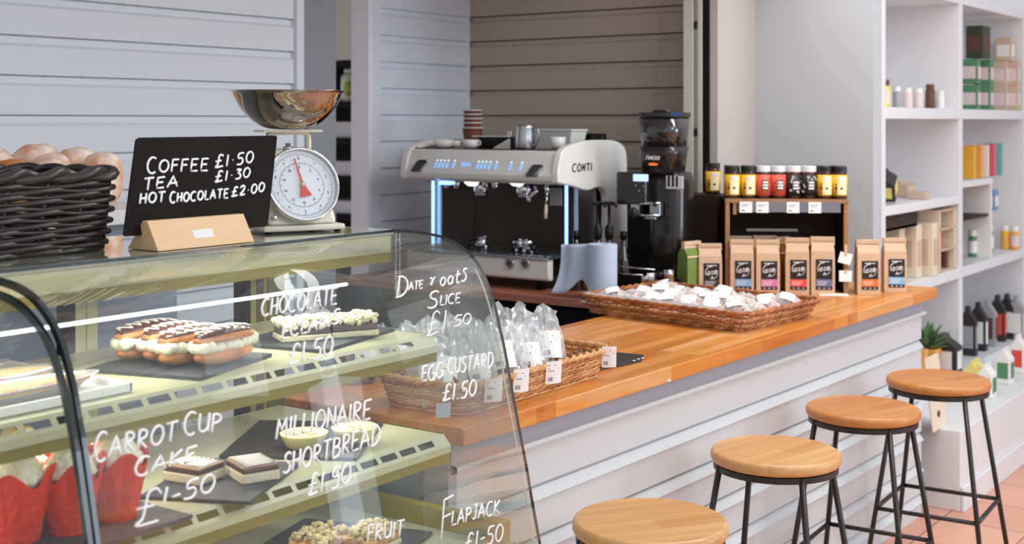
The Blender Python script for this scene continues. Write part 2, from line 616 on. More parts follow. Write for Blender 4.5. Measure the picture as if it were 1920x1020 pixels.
# storage rack seen through the gap
t = thing('storage_rack', (-5.35, 6.0, 0), 'tall black storage rack in the back room seen through the narrow gap', 'storage rack', world=True)
mb = MB()
for x in (-5.95, -4.95):
    for y in (5.8, 6.25):
        mb.box(x - .03, x + .03, y - .02, y + .02, 0, 1.98)
mb.build('frame', M_blackmatte, t)
for z in (.45, .78, 1.02, 1.25, 1.48, 1.70, 1.95):
    MB().box(-5.95, -4.95, 5.78, 6.27, z - .02, z + .02).build('shelf', M_blackmatte, t)
MB().box(-5.95, -4.95, 6.25, 6.27, .1, 1.95).build('back_panel', M_blackmatte, t)
for z, h in ((.80, .1), (1.04, .08), (1.27, .09), (1.50, .1)):
    for k_ in range(2):
        b_ = MB().box(-5.62 + k_ * .32, -5.36 + k_ * .32, 5.83, 6.1, z, z + h).build('food_box', M_white, None, bevel=.01)
        tag(b_, 'white box stacked on the black rack in the back room', 'box', 'white boxes on the back room rack')
g_ = thing('glass_jar', (-5.42, 5.9, 1.72), 'jar of green fruit on the top shelf of the back room rack', 'jar')
MB().lathe([(.07, 0), (.075, .02), (.075, .15), (.05, .18)], n=20).build('jar_body', mat('pale_jar', C(226, 228, 206), .2), g_, smooth=True)
MB().lathe([(.055, .18), (.055, .2), (0, .2)], n=20).build('lid', M_white, g_, smooth=True)
MB().blob((.02, -.06, .08), .04, .03, .05).build('fruit', mat('green_fruit', C(170, 180, 70), .4), g_, smooth=True)
c_ = tag(MB().box(-5.48, -5.40, 6.2, 6.45, 2.28, 2.42).build('security_camera', M_black, None, bevel=.01), 'small dark ceiling fitting in the back room above the rack', 'fitting')

# wall socket
p0 = at(382, 795, 'X', -3.5)
t = thing('wall_socket', (-3.5, p0.y, p0.z), 'white double wall socket on the grey boards low behind the case', 'socket', world=True)
MB().box(-3.505, -3.488, p0.y - .11, p0.y + .11, p0.z - .075, p0.z + .075).build('plate', M_white, t, bevel=.004)
for dy in (-.05, .05):
    MB().box(-3.49, -3.482, p0.y + dy - .012, p0.y + dy + .012, p0.z + .02, p0.z + .05).build('switch', M_white, t, bevel=.002)

# ------------------------------------------------------------------ counter
CF0, CF1 = -1.742, -1.668            # front edge X at Y=2.25 / 5.28


def cfx(y):
    return CF0 + (CF1 - CF0) * (y - 2.25) / 3.03


t = thing('shop_counter', (-2.0, 3.7, 0), 'long white boarded service counter with the four stools in front', 'counter', world=True)
mb = MB()


def counter_prof():
    pr = [(.075, .836), (.043, .832), (.041, .824), (.043, .818), (.062, .811)]
    zs = [.713, .588, .463, .338, .213, .088]
    for z in zs:
        pr += [(.062, z + .006), (.078, z + .0055), (.078, z - .004), (.070, z - .005), (.051, z - .029), (.062, z - .033)]
    pr += [(.062, 0)]
    return pr


pr = counter_prof()
ys = [2.28 + (5.27 - 2.28) * i / 6 for i in range(7)]
vs, fs = [], []
for y in ys:
    for d, z in pr:
        vs.append((cfx(y) - d, y, z))
n = len(pr)
for i in range(6):
    for j in range(n - 1):
        fs.append((i * n + j, (i + 1) * n + j, (i + 1) * n + j + 1, i * n + j + 1))
mb.add(vs, fs)
body = mb.build('front_boarding', M_panel, t)
tag(body, 'white horizontal shiplap boards')
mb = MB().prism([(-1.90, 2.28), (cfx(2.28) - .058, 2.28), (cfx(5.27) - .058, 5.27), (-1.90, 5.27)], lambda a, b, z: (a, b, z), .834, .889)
tag(mb.build('fascia', M_fascia, t), 'plain strip under the worktop, its shade put into the grey')
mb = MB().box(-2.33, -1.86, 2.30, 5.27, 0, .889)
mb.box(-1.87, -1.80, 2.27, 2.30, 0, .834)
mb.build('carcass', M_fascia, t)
# bare scratches / splinters on the boards
o = thing('counter_worktop', (-2.05, 3.7, .889), 'oiled orange oak stave worktop running along the counter', 'worktop', world=True)
mb = MB().prism([(-2.36, 2.25), (CF0, 2.25), (CF1, 5.28), (-2.36, 5.28)], lambda a, b, z: (a, b, z), .889, .93)
mb.build('oak_slab', M_top, o, bevel=.003)
q = at(1256, 714, 'X', cfx(3.3))
MB().blob((cfx(q.y) + .001, q.y, q.z), .003, .010, .004, 9, 6, .2).build('paint_chip', M_white, o)
# back counter; black cabinets added where only shaded floor lies beneath
o = thing('back_counter', (-3.1, 4.6, 0), 'wooden topped back counter under the coffee machine in the alcove', 'back counter', world=True)
MB().box(-3.89, -2.365, 4.13, 5.09, .90, .93).build('wooden_top', mat('brown_worktop', C(176, 112, 82), .35, noise=.25, nscale=8, stretch=(1, 8, 8)), o, bevel=.002)
MB().box(-3.89, -2.40, 4.22, 5.09, 0, .90).build('cabinet', M_blackmatte, o)
for x in (-3.85, -3.38, -2.91):
    d_ = MB().box(x, x + .45, 4.20, 4.22, .1, .88).build('door', M_blackmatte, o, bevel=.004)
    MB().tube([(x + .4, 4.19, .6), (x + .4, 4.185, .62), (x + .4, 4.185, .76), (x + .4, 4.19, .78)], .006).build('handle', M_steel, d_, smooth=True)

# ------------------------------------------------------------------ display case
YE = 2.235
PROF = [(-1.927, 1.357), (-1.89, 1.357), (-1.85, 1.356), (-1.79, 1.350), (-1.745, 1.337), (-1.708, 1.314), (-1.682, 1.287), (-1.662, 1.255), (-1.643, 1.21), (-1.630, 1.165),
        (-1.617, 1.12), (-1.600, 1.045), (-1.582, .966), (-1.562, .885), (-1.547, .814), (-1.525, .718), (-1.500, .62)]
PROF = [(p.x, p.y) for p in smooth_path([Vector((a, b, 0)) for a, b in PROF], 3)]
TZ = 1.357


def prof_off(d):
    out = []
    for i, (x, z) in enumerate(PROF):
        a = PROF[max(i - 1, 0)]
        b = PROF[min(i + 1, len(PROF) - 1)]
        t = Vector((b[0] - a[0], b[1] - a[1])).normalized()
        out.append((x - t.y * d, z + t.x * d))
    return out


def glass_pt(px, py, off=.0022):
    r = (px - 960) / F
    dx, dz = r * CA - SA, -(py - YH) / F
    dy = CA + r * SA
    P = prof_off(off)
    best = None
    for (x0, z0), (x1, z1) in zip(P, P[1:]):
        # x0+(x1-x0)k = dx s ; z0+(z1-z0)k = EYE+dz s
        a, b, c, d = x1 - x0, -dx, z1 - z0, -dz
        det = a * d - b * c
        if abs(det) < 1e-12:
            continue
        e, f = -x0, EYE - z0
        k = (e * d - b * f) / det
        s = (a * f - c * e) / det
        if -.02 <= k <= 1.02 and s > 0 and (best is None or s < best):
            best = s
    if best is None:
        best = (-1.5) / dx
    return Vector((dx * best, dy * best, EYE + dz * best))


case = thing('display_case', (-1.9, 1.4, 0), 'curved glass refrigerated cake display case with cream shelves and handwritten prices', 'display case', world=True)
MB().box(-2.25, -1.56, .2, YE, 0, .62).box(-2.25, -1.60, .2, YE, .62, .70).build('base_cabinet', M_cream, case, bevel=.006)
MB().box(-2.20, -1.57, .22, YE - .03, .70, .728).build('deck', mat('green_grey_deck', C(176, 178, 150), .25), case)
MB().box(-2.19, -1.58, YE - .06, YE - .035, .728, .772).build('deck_rail', M_olive, case, bevel=.002)
MB().box(-2.20, -2.14, .22, YE - .03, .728, .80).build('rear_ledge', M_olive, case, bevel=.002)


def dipped(P, dip):
    return [(x - .3 * dip * max(0, min(1, (z - 1.12) / .2)), z - dip * max(0, min(1, (z - 1.16) / .17))) for x, z in P]


def curved(y0, y1, dip=0.0):
    P, Q = dipped(prof_off(.0), dip), dipped(prof_off(-.006), dip)
    n = len(P)
    vs = [(x, y0, z) for x, z in P] + [(x, y1, z) for x, z in P] + [(x, y0, z) for x, z in Q] + [(x, y1, z) for x, z in Q]
    fs, mi = [], []
    for i in range(n - 1):
        fs += [(i, i + 1, n + i + 1, n + i), (2 * n + i, 3 * n + i, 3 * n + i + 1, 2 * n + i + 1), (i, 2 * n + i, 2 * n + i + 1, i + 1), (n + i, n + i + 1, 3 * n + i + 1, 3 * n + i)]
        mi += [0, 0, 1, 1]
    fs += [(0, n, 3 * n, 2 * n), (n - 1, 3 * n - 1, 4 * n - 1, 2 * n - 1)]
    mi += [1, 1]
    m = MB()
    m.v, m.f, m.m = [Vector(v) for v in vs], fs, mi
    return m


glassB = curved(1.187, YE).build('curved_glass', [M_glass, M_glassedge], case, smooth=False)
tag(glassB, 'curved front pane with white handwriting')
glassA = curved(.2, 1.172, .016).build('curved_glass', [M_glass, M_glassedge], case)
for g in (glassA, glassB):
    g.data.polygons.foreach_set('use_smooth', [p.material_index == 0 for p in g.data.polygons])
for y0, dip in ((1.168, .016), (1.181, 0)):
    P, Q = dipped(prof_off(.002), dip), dipped(prof_off(-.009), dip)
    poly = P + Q[::-1]
    m = MB()
    n = len(P)
    vs = [(x, y0, z) for x, z in P] + [(x, y0 + .008, z) for x, z in P] + [(x, y0, z) for x, z in Q] + [(x, y0 + .008, z) for x, z in Q]
    fs = []
    for i in range(n - 1):
        fs += [(i, i + 1, n + i + 1, n + i), (2 * n + i, 3 * n + i, 3 * n + i + 1, 2 * n + i + 1), (i, 2 * n + i, 2 * n + i + 1, i + 1), (n + i, n + i + 1, 3 * n + i + 1, 3 * n + i)]
    m.add(vs, fs)
    tag(m.build('edge_seal', M_glassedge, case), 'black seal on the pane edge')
# end pane
P = prof_off(-.006)
poly = P + [(-2.20, .62), (-2.20, 1.30), (-2.0, 1.343), (-1.972, 1.280), (-1.928, 1.280)]
MB().prism(poly, lambda a, b, y: (a, y, b), YE - .014, YE - .008).build('end_glass', M_glass, case)
pts = [(x, YE - .003, z) for x, z in prof_off(-.003)]
MB().tube(pts, .0022, 5).build('end_edge', M_glassedge, case)
pts = [(x, YE - .016, z) for x, z in prof_off(-.006)][18:]
MB().tube(pts, .002, 5).build('end_bead', mat('clear_bead', C(225, 225, 205), .1, spec=.8), case)
# top and canopy
MB().box(-2.30, -1.929, .2, YE, 1.345, TZ).build('top_glass', mat('top_glass_tint', C(176, 178, 160), .04, spec=.9, coat=1.0), case, bevel=.001)
MB().box(-1.965, -1.932, .2, YE - .006, 1.306, 1.344).build('canopy_rail', M_cream, case)
MB().box(-1.968, -1.931, .2, YE - .006, 1.285, 1.306).build('canopy_trim', M_olive, case)
pA = at(95, 612, 'X', -1.79)
pB = at(615, 538, 'X', -1.79)
MB().tube([(-1.79, .3, pA.z), (-1.79, (pA.y + pB.y) / 2, (pA.z + pB.z) / 2), (-1.79, 1.93, pB.z)], .0034, 8).build('reflection_line', mat('reflection_glow', (1, 1, 1, 1), .4, emit=(1, 1, .96, 1), estr=2.2), case, smooth=True)  # glowing rod stands in for a light's reflection along the glass
cl_ = area('case_lamp', (-1.90, 1.2, 1.283), (-1.88, 1.2, .7), .04, 1.9, 4.6, (1, .98, .92))
cl2 = area('case_fill_lower', (-1.86, 1.2, 1.085), (-1.86, 1.2, .7), .04, 1.9, 3.2, (1, .98, .92))  # added fill to brighten the middle shelf, no lamp fitted there
cl2.rotation_euler = (0, 0, 0)
cl3 = area('case_fill_deck', (-1.80, 1.2, .885), (-1.80, 1.2, .6), .04, 1.9, 1.6, (1, .98, .92))  # added fill over the deck, likewise without a fitting
cl3.rotation_euler = (0, 0, 0)
cl_.rotation_euler = (0, 0, 0)
# rear posts
for y0, y1, m_, nm in ((1.575, 1.590, M_blackmatte, 'door_seal'), (1.590, 1.615, M_cream, 'rear_post'), (1.617, 1.642, M_cream, 'rear_post'),
                       (2.040, 2.052, M_blackmatte, 'door_seal'), (2.055, 2.072, M_olive, 'rear_post'), (2.074, 2.092, mat('brown_rail', C(84, 58, 44), .5), 'door_seal'), (2.094, 2.105, M_olive, 'rear_post'), (2.108, 2.16, mat('dark_olive_rail', C(96, 92, 44), .5), 'rear_post')):
    MB().box(-2.24, -2.20, y0, y1, .70, 1.344).build(nm, m_, case)
MB().box(-2.24, -2.20, .2, YE - .03, 1.30, 1.344).build('rear_top_rail', M_cream, case)


def case_shelf(xf, z, y1, name='shelf'):
    s_ = MB().box(-2.19, xf - .02, .22, y1, z - .004, z).build(name, M_cream, case)
    rail = MB()
    A, Bp = Vector((xf - .020, 0, z)), Vector((xf, 0, z - .022))
    fn = lambda t, y: Vector((A.x + (Bp.x - A.x) * t, y, A.z + (Bp.z - A.z) * t))

    def quad(t0, t1, ya, yb):
        o = len(rail.v)
        rail.v += [fn(t0, ya), fn(t0, yb), fn(t1, yb), fn(t1, ya)]
        rail.f.append((o, o + 1, o + 2, o + 3))
        rail.m.append(0)
    quad(0, .25, .22, y1)
    quad(.72, 1, .22, y1)
    y = .25
    quad(.25, .72, .22, .25)
    while y < y1 - .06:
        quad(.25, .72, y + .046, y + .058)
        y += .058
    quad(.25, .72, y, y1)
    rail.box(xf - .002, xf, .22, y1, z - .036, z - .022)
    r_ = rail.build('slotted_rail', M_cream, s_)
    MB().box(xf - .012, xf - .003, .22, y1, z - .056, z - .034).build('lower_trim', M_olive, s_)
    for yy in (.22, y1 - .004):
        MB().box(-2.19, xf - .02, yy, yy + .004, z - .03, z).build('bracket', M_olive, s_)
    return s_


case_shelf(-1.745, 1.145, 2.165)
case_shelf(-1.690, .945, 2.140)

# handwriting on the pane
R = random.Random(4)


def glass_word(txt, p0, p1, h, r=.0021, first=1.0, slant=.12, name='handwriting', mbx=None):
    ux, uy = p1[0] - p0[0], p1[1] - p0[1]
    fn = lambda u, v: glass_pt(p0[0] + ux * u + .10 * v * h * 0, p0[1] + uy * u - v * h)
    m = mbx or MB()
    letters(m, txt, fn, r, 1.0, R, .13, first, slant, 5, .05)
    return m


def note(words, label):
    m = MB()
    for w_ in words:
        glass_word(*w_[:4], **(w_[4] if len(w_) > 4 else {}), mbx=m)
    tag(m.build('handwriting', M_chalk, glassB, smooth=True), label)


note([('CHOCOLATE', (490, 592), (631, 571), 31), ('ECLAIRS', (528, 636), (636, 606), 26), ('£1.50', (540, 686), (623, 664), 36)], 'white writing: chocolate eclairs £1.50')
note([('MILLIONAIRE', (517, 824), (694, 784), 36), ('SHORTBREAD', (530, 890), (712, 831), 36), ('£1.50', (576, 931), (656, 906), 38)], 'white writing: millionaire shortbread £1.50')
note([('CARROT', (176, 862), (330, 826), 36, dict(first=1.5)), ('CUP', (344, 814), (413, 808), 34, dict(first=1.25)), ('CAKE', (252, 893), (366, 862), 26, dict(first=1.3)), ('£', (250, 988), (298, 980), 66), ('1-50', (302, 950), (401, 922), 33)], 'white writing: carrot cup cake £1-50')
note([('D', (742, 556), (764, 553), 38), ('ATE', (766, 543), (792, 541), 15, dict(r=.0017)), ('&', (803, 536), (814, 535), 16, dict(r=.0017)), ('oats', (824, 536), (874, 527), 24), ('S', (800, 578), (820, 574), 30), ('LICE', (824, 573), (862, 568), 18, dict(r=.0017)), ('£1', (798, 634), (836, 622), 42, dict(r=.0017)), ('50', (850, 612), (882, 608), 20, dict(r=.0017))], 'white writing: date & oats slice £1 50')
note([('EGG', (790, 716), (829, 709), 28), ('CUSTARD', (838, 702), (924, 688), 28), ('£1.50', (829, 754), (892, 740), 30)], 'white writing: egg custard £1.50')
note([('F', (826, 1012), (846, 1004), 72, dict(r=.0018)), ('LAPJACK', (846, 985), (936, 962), 26, dict(r=.0018)), ('£1-50', (870, 1034), (942, 1012), 32, dict(r=.0018))], 'white writing: flapjack £1-50')
note([('FRUIT', (688, 1015), (756, 1005), 30, dict(r=.0018))], 'white writing: fruit')

# ball chain hanging at the case corner
m = MB()
for px_ in (742, 749):
    for k in range(27):
        q = at(px_ + R.uniform(-.6, .6), 440 + k * 4.3, 'Y', 2.2385)
        m.blob(q, .0024, .0024, .0024, 6, 4)
q = at(745, 440, 'Y', 2.2385)
tag(m.build('ball_chain', mat('chain_metal', C(205, 200, 190), .25, metal=.8), None, smooth=True), 'thin beaded chain hanging behind the right corner of the glass case', 'chain')


# ------------------------------------------------------------------ food in the case
M_slate2 = mat('dark_slate', C(48, 44, 42), .5, noise=.2, nscale=20, bump=.15, bscale=40)


def slate(cx, cy, z, w, d, rz, label, m=M_slate):
    r = random.Random(int((cx + cy) * 1000))
    o = MB()
    pts = []
    n = 8
    for (a, b), (c, e) in zip([(-w, -d), (w, -d), (w, d), (-w, d)], [(w, -d), (w, d), (-w, d), (-w, -d)]):
        for k in range(n):
            pts.append(((a + (c - a) * k / n) / 2 + r.uniform(-.0012, .0012), (b + (e - b) * k / n) / 2 + r.uniform(-.0012, .0012)))
    o.prism(pts, lambda a, b, t: (a, b, t), 0, .006)
    q = o.build('slate_board', m)
    q.location = (cx, cy, z + .0008)
    q.rotation_euler = (0, 0, rz)
    return tag(q, label, 'slate board')


M_bun = mat('choux_pastry', C(214, 146, 84), .55, noise=.35, nscale=18, bump=.25, bscale=50, col2=C(176, 96, 44))
M_creamf = mat('whipped_cream', C(248, 244, 218), .55, bump=.3, bscale=90, sss=.1)
M_choc = mat('chocolate', C(86, 46, 34), .25, noise=.2, nscale=30)
M_icing = mat('icing_drizzle', C(246, 236, 228), .5)


def eclair(cx, cy, z, rz, label, L=.145, seed=1, grp='chocolate eclairs on slate'):
    r = random.Random(seed)
    t = thing('chocolate_eclair', (cx, cy, z), label, 'eclair', grp, rz)
    a = .027
    lo = MB()
    lo.blob((0, 0, .019), a * 1.02, L / 2, .019, 14, 12, .02, r)
    lo.build('bottom_bun', M_bun, t, smooth=True)
    cr = MB()
    for i in range(26):
        y = -L / 2 * .88 + L * .88 * (i % 13) / 12
        x = (.010 if i < 13 else -.010) + r.uniform(-.004, .004)
        cr.blob((x, y, .036 + r.uniform(-.002, .003)), .0175, .011, .0125, 9, 6, .09, r)
    cr.build('cream_filling', M_creamf, t, smooth=True, displace=.003, dscale=.006)
    up = MB()
    up.grid(lambda u, v: Vector((math.cos(math.pi * (u * 1.06 - .03)) * a * 1.02 * math.sqrt(max(.02, 1 - (2 * v - 1) ** 2 * .97)), (v - .5) * L, .047 + math.sin(math.pi * u) * .017 * math.sqrt(max(.02, 1 - (2 * v - 1) ** 2)))), 12, 16)
    up.build('top_bun', M_bun, t, smooth=True, solid=.005)
    ch = MB()
    ch.grid(lambda u, v: Vector((math.cos(math.pi * (.16 + u * .68)) * a * 1.02 * math.sqrt(max(.05, 1 - (2 * (v * .94 + .03) - 1) ** 2)), (v * .94 - .47) * L, .0515 + math.sin(math.pi * (.16 + u * .68)) * .0165 * math.sqrt(max(.05, 1 - (2 * v - 1) ** 2)) + .001 * math.sin(v * 40))), 10, 18)
    ch.build('chocolate_icing', M_choc, t, smooth=True, solid=.003)
    dz = MB()
    pts = []
    for i in range(34):
        v = .06 + .88 * i / 33
        u = .5 + .3 * math.sin(i * 1.25)
        pts.append(Vector((math.cos(math.pi * (.2 + u * .6)) * a, (v - .5) * L, .0545 + math.sin(math.pi * (.2 + u * .6)) * .0165 * math.sqrt(max(.1, 1 - (2 * v - 1) ** 2)))))
    dz.tube(smooth_path(pts, 3), .0016, 5)
    dz.build('white_drizzle', M_icing, t, smooth=True)
    return t


Z1 = 1.145
slate(-1.925, 1.625, Z1, .24, .25, .28, 'grey slate board under the chocolate eclairs on the top case shelf')
zz = Z1 + .007
eclair(-1.843, 1.655, zz, .10, 'chocolate eclair nearest the glass, front right of the four', L=.150, seed=1)
eclair(-1.893, 1.618, zz, .05, 'chocolate eclair second from the front, mostly hidden by the nearest one', L=.148, seed=2)
eclair(-1.947, 1.620, zz, .0, 'chocolate eclair third from the front on the slate', L=.13, seed=3)
eclair(-2.005, 1.610, zz, .12, 'chocolate eclair at the back left of the slate with cream bulging out', L=.16, seed=4)

M_oat = mat('oat_crumble', C(238, 230, 192), .8, noise=.2, nscale=60, bump=.4, bscale=150)
M_date = mat('date_filling', C(112, 94, 96), .5, noise=.3, nscale=60, bump=.3, bscale=80)


def crumb_slice(cx, cy, z, rz, label, w=.075, d=.105, seed=1, name='oat_crumble_slice', cat='slice', fill=None, top=None, grp=None):
    r = random.Random(seed)
    t = thing(name, (cx, cy, z), label, cat, grp, rz)
    MB().box(-w / 2, w / 2, -d / 2, d / 2, 0, .012).build('biscuit_base', M_oat, t, bevel=.003)
    MB().box(-w / 2 + .002, w / 2 - .002, -d / 2 + .002, d / 2 - .002, .012, .028).build('filling', fill or M_date, t, bevel=.004, displace=.004, dscale=.01)
    m = MB()
    for i in range(150):
        x_, y_ = r.uniform(-w / 2, w / 2), r.uniform(-d / 2, d / 2)
        q_ = r.uniform(.004, .009)
        m.blob((x_, y_, .030 + r.uniform(-.003, .016) * (1 - (2 * x_ / w) ** 2 * .6)), q_, q_ * r.uniform(.7, 1.2), q_ * .85, 6, 4, .25, r)
    tag(m.build('crumble_topping', top or M_oat, t), kind='stuff')
    return t


slate(-1.93, 1.985, Z1, .22, .30, .22, 'grey slate board under the two oat crumble slices')
crumb_slice(-1.92, 1.935, zz, -.5, 'date and oat crumble slice on the left of the upper slate', seed=3)
crumb_slice(-1.875, 2.03, zz, -.45, 'date and oat crumble slice on the right of the upper slate', seed=4)

# white tray with pies
t = thing('white_tray', (-2.0, 1.22, Z1 + .001), 'white rectangular tray holding the foil-tin crumble pies', 'tray', world=True)
m = MB().box(-2.18, -1.80, 1.02, 1.405, Z1 + .001, Z1 + .005)
for b_ in ((-2.185, -2.178, 1.015, 1.41), (-1.802, -1.795, 1.015, 1.41), (-2.185, -1.795, 1.015, 1.022), (-2.185, -1.795, 1.403, 1.41)):
    m.box(*b_, Z1 + .001, Z1 + .017)
m.build('tray_body', mat('white_melamine', C(246, 242, 240), .25), t, bevel=.002)
M_foil = mat('foil', C(214, 214, 216), .3, metal=.7, bump=.2, bscale=120)
M_crum = mat('pale_crumble', C(208, 182, 142), .85, noise=.2, nscale=90, bump=.6, bscale=180)
M_jam = mat('rhubarb_jam', C(206, 92, 70), .3)
for i, (x, y, L_, lab) in enumerate(((-2.09, 1.22, .30, 'rear foil-tin crumble pie on the white tray'), (-1.985, 1.235, .34, 'middle foil-tin crumble pie with red jam showing, on the white tray'), (-1.875, 1.22, .36, 'foil-tin crumble pie nearest the front of the white tray'))):
    t = thing('crumble_pie', (x, y, Z1 + .006), lab, 'pie', 'foil-tin crumble pies')
    sy = L_ / .09
    MB().lathe([(.034, 0), (.042, .022), (.045, .023), (.045, .025), (.041, .024), (.034, .004)], n=48, sy=sy).build('foil_tin', M_foil, t, smooth=True)
    r = random.Random(i)
    MB().lathe([(0, .027), (.02, .027), (.034, .024), (.0405, .0215), (.0405, .015)], n=40, sy=sy, cap=False).build('crumble_topping', M_crum, t, smooth=True, displace=.006, dscale=.008)
    m = MB()
    for k in range(6):
        a = r.uniform(-1.0, 1.0)
        m.blob((.038 * math.cos(a), .038 * sy * math.sin(a), .022), .005, .018, .003, 8, 5, .15, r)
    m.build('jam', M_jam, t, smooth=True)

# middle shelf
Z2 = .945
M_red = mat('red_tulip_paper', C(242, 54, 12), .6, bump=.25, bscale=25, noise=.12, nscale=12)
M_carrot = mat('orange_icing', C(230, 120, 50), .45)
M_green = mat('green_icing', C(84, 120, 52), .5)
M_cake = mat('carrot_sponge', C(176, 110, 60), .8, noise=.3, nscale=60)


def carrot_cake(cx, cy, rz, label, seed):
    r = random.Random(seed)
    t = thing('carrot_cup_cake', (cx, cy, Z2 + .008), label, 'cup cake', 'red-wrapped carrot cup cakes on the middle case shelf', rz)
    # tulip paper: square folded into a cup with four pointed corners
    ph = r.uniform(0, 1.5)

    pk = [r.uniform(.7, 1.25) for _ in range(4)]
    jt = [[r.uniform(-1, 1) for _ in range(13)] for _ in range(48)]

    def fn(u, v):
        a = 2 * math.pi * u
        k = abs(math.sin(2 * a + ph)) ** 1.5 * pk[int((2 * a + ph) / math.pi) % 4]
        rad = .030 + .011 * min(v / .65, 1) + max(0, v - .62) * .014 * (1 + k)
        z = v * .086 + max(0, v - .6) * .070 * k
        rad *= 1 + .05 * math.sin(9 * a + seed) * v
        rad += .0014 * jt[int(round(u * 48)) % 48][int(round(v * 12))]
        return Vector((math.cos(a) * rad, math.sin(a) * rad, z))
    MB().grid(fn, 48, 12, closed_u=True).build('paper_wrap', M_red, t, smooth=False, solid=.0008)
    MB().lathe([(0.0, .001), (.026, .001), (.038, .07), (.03, .08), (0, .084)], n=20).build('sponge', M_cake, t, smooth=True)
    m = MB()
    for k in range(3):
        rad = .029 - k * .008
        nn = 12 - k * 3
        for j in range(nn):
            a = 2 * math.pi * j / nn + k
            m.blob((math.cos(a) * rad, math.sin(a) * rad, .095 + k * .012), .0150, .0150, .013, 8, 6, .14, r)
    m.blob((0, 0, .120), .013, .013, .012)
    m.build('cream_swirl', M_creamf, t, smooth=True, displace=.004, dscale=.006)
    a = r.uniform(-.8, .8)
    MB().lathe([(0.0, -.016), (.004, -.006), (.007, .008), (.005, .013), (0, .014)], (.012, -.006, .134), 12, M=rmat(rz=a, rx=1.35)).build('icing_carrot', M_carrot, t, smooth=True)
    m = MB()
    for k in range(5):
        m.blob((.010 + .014 * math.sin(a) + r.uniform(-.003, .003), -.004 - .016 * math.cos(a) * 0 + r.uniform(-.004, .004), .139 + r.uniform(-.002, .003)), .003, .003, .003, 6, 4)
    m.build('carrot_leaf', M_green, t, smooth=True)


for i, (x, y, lab) in enumerate(((-1.795, 1.195, 'carrot cup cake in red paper at the front left edge of the photo'), (-1.768, 1.268, 'carrot cup cake in red paper directly behind the black glass seal, front row'),
                                 (-1.765, 1.355, 'carrot cup cake in red paper furthest right, next to the shortbreads'), (-1.875, 1.25, 'carrot cup cake in red paper in the back row, second from left'),
                                 (-1.86, 1.335, 'carrot cup cake in red paper in the back row beside the glass seal'), (-1.89, 1.165, 'carrot cup cake in red paper in the back left corner'), (-1.96, 1.30, 'carrot cup cake in red paper furthest back'))):
    carrot_cake(x, y, i * 1.1, lab, i + 1)
slate(-1.83, 1.26, Z2, .30, .36, 0, 'slate board under the red-wrapped carrot cup cakes', M_slate)
slate(-1.805, 1.62, Z2, .20, .26, .45, 'grey slate board under the two millionaire shortbreads')
M_short = mat('shortbread', C(238, 226, 190), .75, bump=.3, bscale=150, noise=.08, nscale=40)
M_caramel = mat('caramel', C(206, 158, 120), .35)
M_ctop = mat('milk_chocolate_top', C(150, 120, 92), .35)


def shortbread(cx, cy, rz, label, seed):
    t = thing('millionaire_shortbread', (cx, cy, Z2 + .0072), label, 'shortbread', 'millionaire shortbreads', rz)
    MB().box(-.042, .042, -.036, .036, 0, .018).build('shortbread_base', M_short, t, bevel=.003)
    MB().box(-.041, .041, -.035, .035, .018, .025).build('caramel_layer', M_choc, t, bevel=.002)
    MB().box(-.0415, .0415, -.0355, .0355, .025, .030).build('chocolate_top', M_ctop, t, bevel=.002)
    m = MB()
    pts = []
    for k in range(15):
        pts.append(Vector((-.038 + k * .0054, (.030 if k % 2 else -.030), .0312)))
    m.tube(smooth_path(pts, 3), .0017, 5)
    m.build('icing_zigzag', M_icing, t, smooth=True)


shortbread(-1.845, 1.585, .15, 'millionaire shortbread square on the left, beside the red cup cakes', 1)
shortbread(-1.768, 1.655, -.35, 'millionaire shortbread square on the right of its slate', 2)
slate(-1.90, 1.925, Z2, .27, .30, .55, 'black slate board under the two egg custard tarts', M_slate2)
M_pastry = mat('shortcrust', C(238, 222, 158), .65, noise=.1, nscale=30)
M_custard = mat('egg_custard', C(232, 232, 180), .3, noise=.12, nscale=20)


def tart(cx, cy, label):
    t = thing('egg_custard_tart', (cx, cy, Z2 + .0072), label, 'tart', 'egg custard tarts')
    MB().lathe([(.030, 0), (.036, .004), (.047, .026), (.048, .029), (.044, .029), (.041, .024), (.0, .022)], n=40, cap=True).build('pastry_case', M_pastry, t, smooth=True)
    MB().lathe([(.0435, .0255), (.0, .0265)], n=40, cap=False).build('custard', M_custard, t, smooth=True)
    r = random.Random(int(cx * 99))
    m = MB()
    for k in range(9):
        a = r.uniform(0, 6.28)
        q = r.uniform(0, .025)
        m.blob((q * math.cos(a), q * math.sin(a), .0268), .005, .004, .001, 7, 4, .2, r)
    m.build('nutmeg', mat('nutmeg', C(196, 178, 120), .7), t, smooth=True)


tart(-1.848, 1.868, 'egg custard tart on the left of the black slate')
tart(-1.800, 1.965, 'egg custard tart on the right of the black slate')
# deck
Z3 = .7285
slate(-1.83, 1.93, Z3, .30, .34, .3, 'grey slate board on the bottom deck under the fruit flapjacks')
M_flap = mat('flapjack_oats', C(226, 204, 156), .85, bump=.7, bscale=120, noise=.25, nscale=60)
M_flap2 = mat('flapjack_fruit', C(190, 96, 44), .5, noise=.4, nscale=60, col2=C(226, 190, 130))
crumb_slice(-1.845, 1.905, Z3 + .007, .2, 'oaty flapjack square on the bottom deck, left of the pair', w=.085, d=.10, seed=8, name='fruit_flapjack', cat='flapjack', fill=M_flap2, top=M_flap)
crumb_slice(-1.775, 1.985, Z3 + .007, .1, 'oaty flapjack square on the bottom deck, right of the pair', w=.085, d=.10, seed=9, name='fruit_flapjack', cat='flapjack', fill=M_flap2, top=M_flap)

